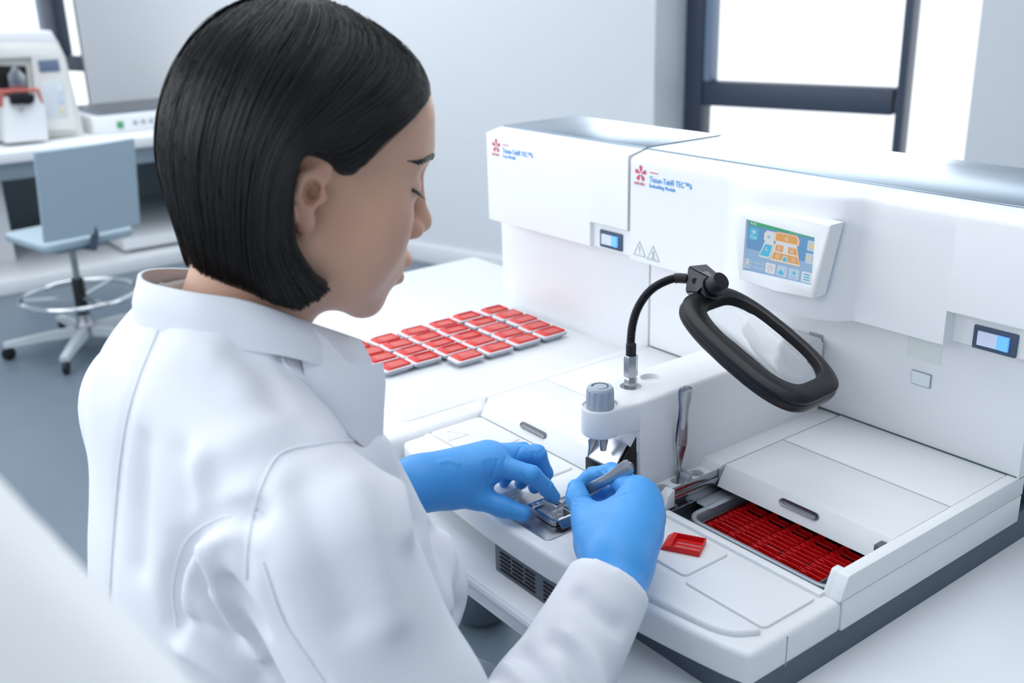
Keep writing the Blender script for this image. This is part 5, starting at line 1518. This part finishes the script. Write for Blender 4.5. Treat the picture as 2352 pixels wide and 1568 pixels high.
# microtome-like instrument, front towards the room
mi = empty('microtome', (-5.1, 0.25, -0.25), label='tall white microtome with a dark opening on the far left bench', cat='lab machine')
XF = -4.96
def quad_prism(name, pts, mat, x1, x0, parent, bev=0.006):
    P = [pxx(p, x1) for p in pts]
    for p in P: p.z = max(p.z, -0.2495)
    bm = loft([[Vector((x1, p.y, p.z)) for p in P], [Vector((x0, p.y, p.z)) for p in P]])
    bmesh.ops.recalc_face_normals(bm, faces=bm.faces)
    return ob(name, bevel(bm, bev, 2), mat, parent)
cream = M('cream_housing', (0.90, 0.905, 0.89), 0.45, var=0.02)
quad_prism('housing', [(-60, 92), (-60, 330), (195, 316), (172, 215), (150, 130), (132, 92)], cream, XF - 0.04, XF - 0.34, mi)
quad_prism('hood', [(-60, 74), (-60, 100), (135, 100), (118, 70)], white, XF - 0.01, XF - 0.34, mi)
quad_prism('upper_front', [(-60, 100), (-60, 138), (72, 132), (78, 190), (90, 300), (178, 298), (165, 215), (145, 128), (130, 100)], cream, XF, XF - 0.06, mi)
quad_prism('cavity', [(-60, 150), (-60, 222), (66, 218), (60, 152)], black_deep, XF - 0.02, XF - 0.045, mi, 0.002)
quad_prism('screen', [(87, 139), (92, 166), (139, 163), (134, 136)], M('dim_screen', (0.42, 0.48, 0.58), 0.2), XF + 0.006, XF - 0.01, mi, 0.002)
quad_prism('keypad', [(94, 190), (104, 272), (156, 268), (146, 186)], M('keypad_film', (0.83, 0.86, 0.88), 0.4), XF + 0.005, XF - 0.01, mi, 0.002)
for i, c in enumerate(((0.88, 0.90, 0.93), (0.78, 0.83, 0.92), (0.88, 0.84, 0.72))):
    y0 = 198 + 24 * i
    quad_prism('key', [(136 + 3 * i - 4, y0), (138 + 3 * i - 4, y0 + 16), (148 + 3 * i - 4, y0 + 15), (146 + 3 * i - 4, y0 - 1)], M('key_cap', c, 0.5), XF + 0.009, XF, mi, 0.001)
quad_prism('lower_tray', [(5, 225), (12, 330), (112, 322), (104, 245), (92, 222)], white, XF + 0.10, XF - 0.02, mi)
quad_prism('blade_guard', [(-20, 206), (-10, 246), (6, 246), (8, 216), (86, 210), (96, 236), (100, 236), (90, 203)], M('faded_red', (0.78, 0.42, 0.40), 0.5), XF + 0.11, XF + 0.08, mi, 0.003)
quad_prism('specimen_head', [(18, 172), (22, 212), (62, 210), (60, 174), (44, 160), (34, 150), (28, 160)], steel, XF + 0.06, XF - 0.04, mi, 0.006)
quad_prism('blade_holder', [(22, 218), (26, 240), (70, 240), (80, 234), (80, 218), (60, 212), (35, 212)], black, XF + 0.13, XF + 0.09, mi, 0.006)
quad_prism('clamp_lever', [(44, 240), (47, 256), (53, 256), (52, 240)], M('lever_grey', (0.6, 0.62, 0.64), 0.4), XF + 0.135, XF + 0.12, mi, 0.002)

wb = empty('water_bath', (-5.2, 0.95, -0.25), label='low white water bath with a dark well beside the far microtome', cat='lab machine')
ob('tank_body', prism([(-5.62, 0.62), (-4.98, 0.62), (-4.94, 0.70), (-4.94, 1.22), (-4.98, 1.30), (-5.62, 1.30)], 'z', -0.25, -0.155, 0.008, 2), white, wb)
ob('tank_rim', prism(rrect(-5.60, 0.66, -5.00, 1.26, 0.04, 4), 'z', -0.156, -0.146, 0.003), M('rim_grey', (0.45, 0.50, 0.55), 0.4), wb)
ob('dark_well', prism(rrect(-5.57, 0.70, -5.04, 1.22, 0.03, 4), 'z', -0.147, -0.144), M('well_black', (0.20, 0.22, 0.25), 0.25), wb)
ob('green_switch', box((-4.941, 0.74, -0.225), (-4.932, 0.775, -0.188), 0.003), M('green_lamp', (0.30, 0.62, 0.42), 0.4), wb)
ob('red_readout', box((-4.941, 1.04, -0.215), (-4.934, 1.12, -0.185), 0.002), M('dark_red_readout', (0.45, 0.30, 0.33), 0.3), wb)
for k in range(3):
    ob('button', box((-4.941, 0.83 + 0.045 * k, -0.212), (-4.934, 0.855 + 0.045 * k, -0.190), 0.002), bench_grey, wb)

stool('swivel_stool', (-3.51, 0.05, FZ), math.radians(101), 'grey-blue swivel stool with chrome foot ring in the left background', 0.53, chair_blue)

# dark glossy round bin under the table
bnm = empty('floor_bin', (-0.77, 0.20, FZ), label='dark glossy rounded bin on the floor seen under the table edge', cat='bin')
gl = M('dark_gloss', (0.30, 0.34, 0.39), 0.15, var=0.05, coat=0.5)
ob('bin_body', lathe([(0.030, 0.0), (0.060, 0.008), (0.078, 0.035), (0.084, 0.070), (0.080, 0.12), (0.072, 0.17), (0.070, 0.20), (0.066, 0.20), (0.066, 0.02)], 40, Matrix.Translation((-0.77, 0.20, FZ)), cap=False), gl, bnm, 60)
ob('bin_rim', tube([(-0.77 + 0.069 * math.cos(2 * math.pi * k / 40), 0.20 + 0.069 * math.sin(2 * math.pi * k / 40), FZ + 0.20) for k in range(41)], 0.004, 8, cap=False), gl, bnm)

# large white rounded hood standing close to the camera, far out of focus
fa = CAM + ray((-140, 1010)) * 0.31; fb = CAM + ray((520, 1705)) * 0.31
pr = (-cr2 * 0.748 + cd2 * 0.663) * 0.050
A0, B0 = np.array(fa + pr), np.array(fb + pr)
A0 = A0 + (A0 - B0) * 0.5
def hood(P):
    d = s_cap(P, A0, B0, 0.050, 0.050)
    for k in range(1, 13):
        off = np.array([0, 0, -0.035 * k])
        d = smin(d, s_cap(P, A0 + off, B0 + off, 0.050, 0.050), 0.03)
    return d
lo_ = np.minimum(A0, B0) - 0.13; hi_ = np.maximum(A0, B0) + 0.10; lo_[2] -= 0.45
Vf, Qf = surfnets(hood, lo_, hi_, 0.009)
Vf = smooth_verts(Vf, Qf, 6)
mid = (A0 + B0) / 2
hd = empty('white_panel', (mid[0], mid[1], FZ), label='large out-of-focus white rounded panel close to the camera at lower left', cat='panel')
ob('panel_shell', np_mesh('panel_shell', Vf, Qf), M('hood_white', (0.95, 0.96, 0.965), 0.5), hd, 180)
ob('panel_stand', lathe([(0.22, 0), (0.22, 0.03), (0.05, 0.05), (0.05, 0.75)], 32, Matrix.Translation((mid[0], mid[1], FZ))), bench_grey, hd)

# ---------------------------------------------------------------- lift everything so that the floor is at z = 0
for o in list(COL.objects):
    if o.parent is None:
        o.location.z += DECK
bpy.context.view_layer.update()
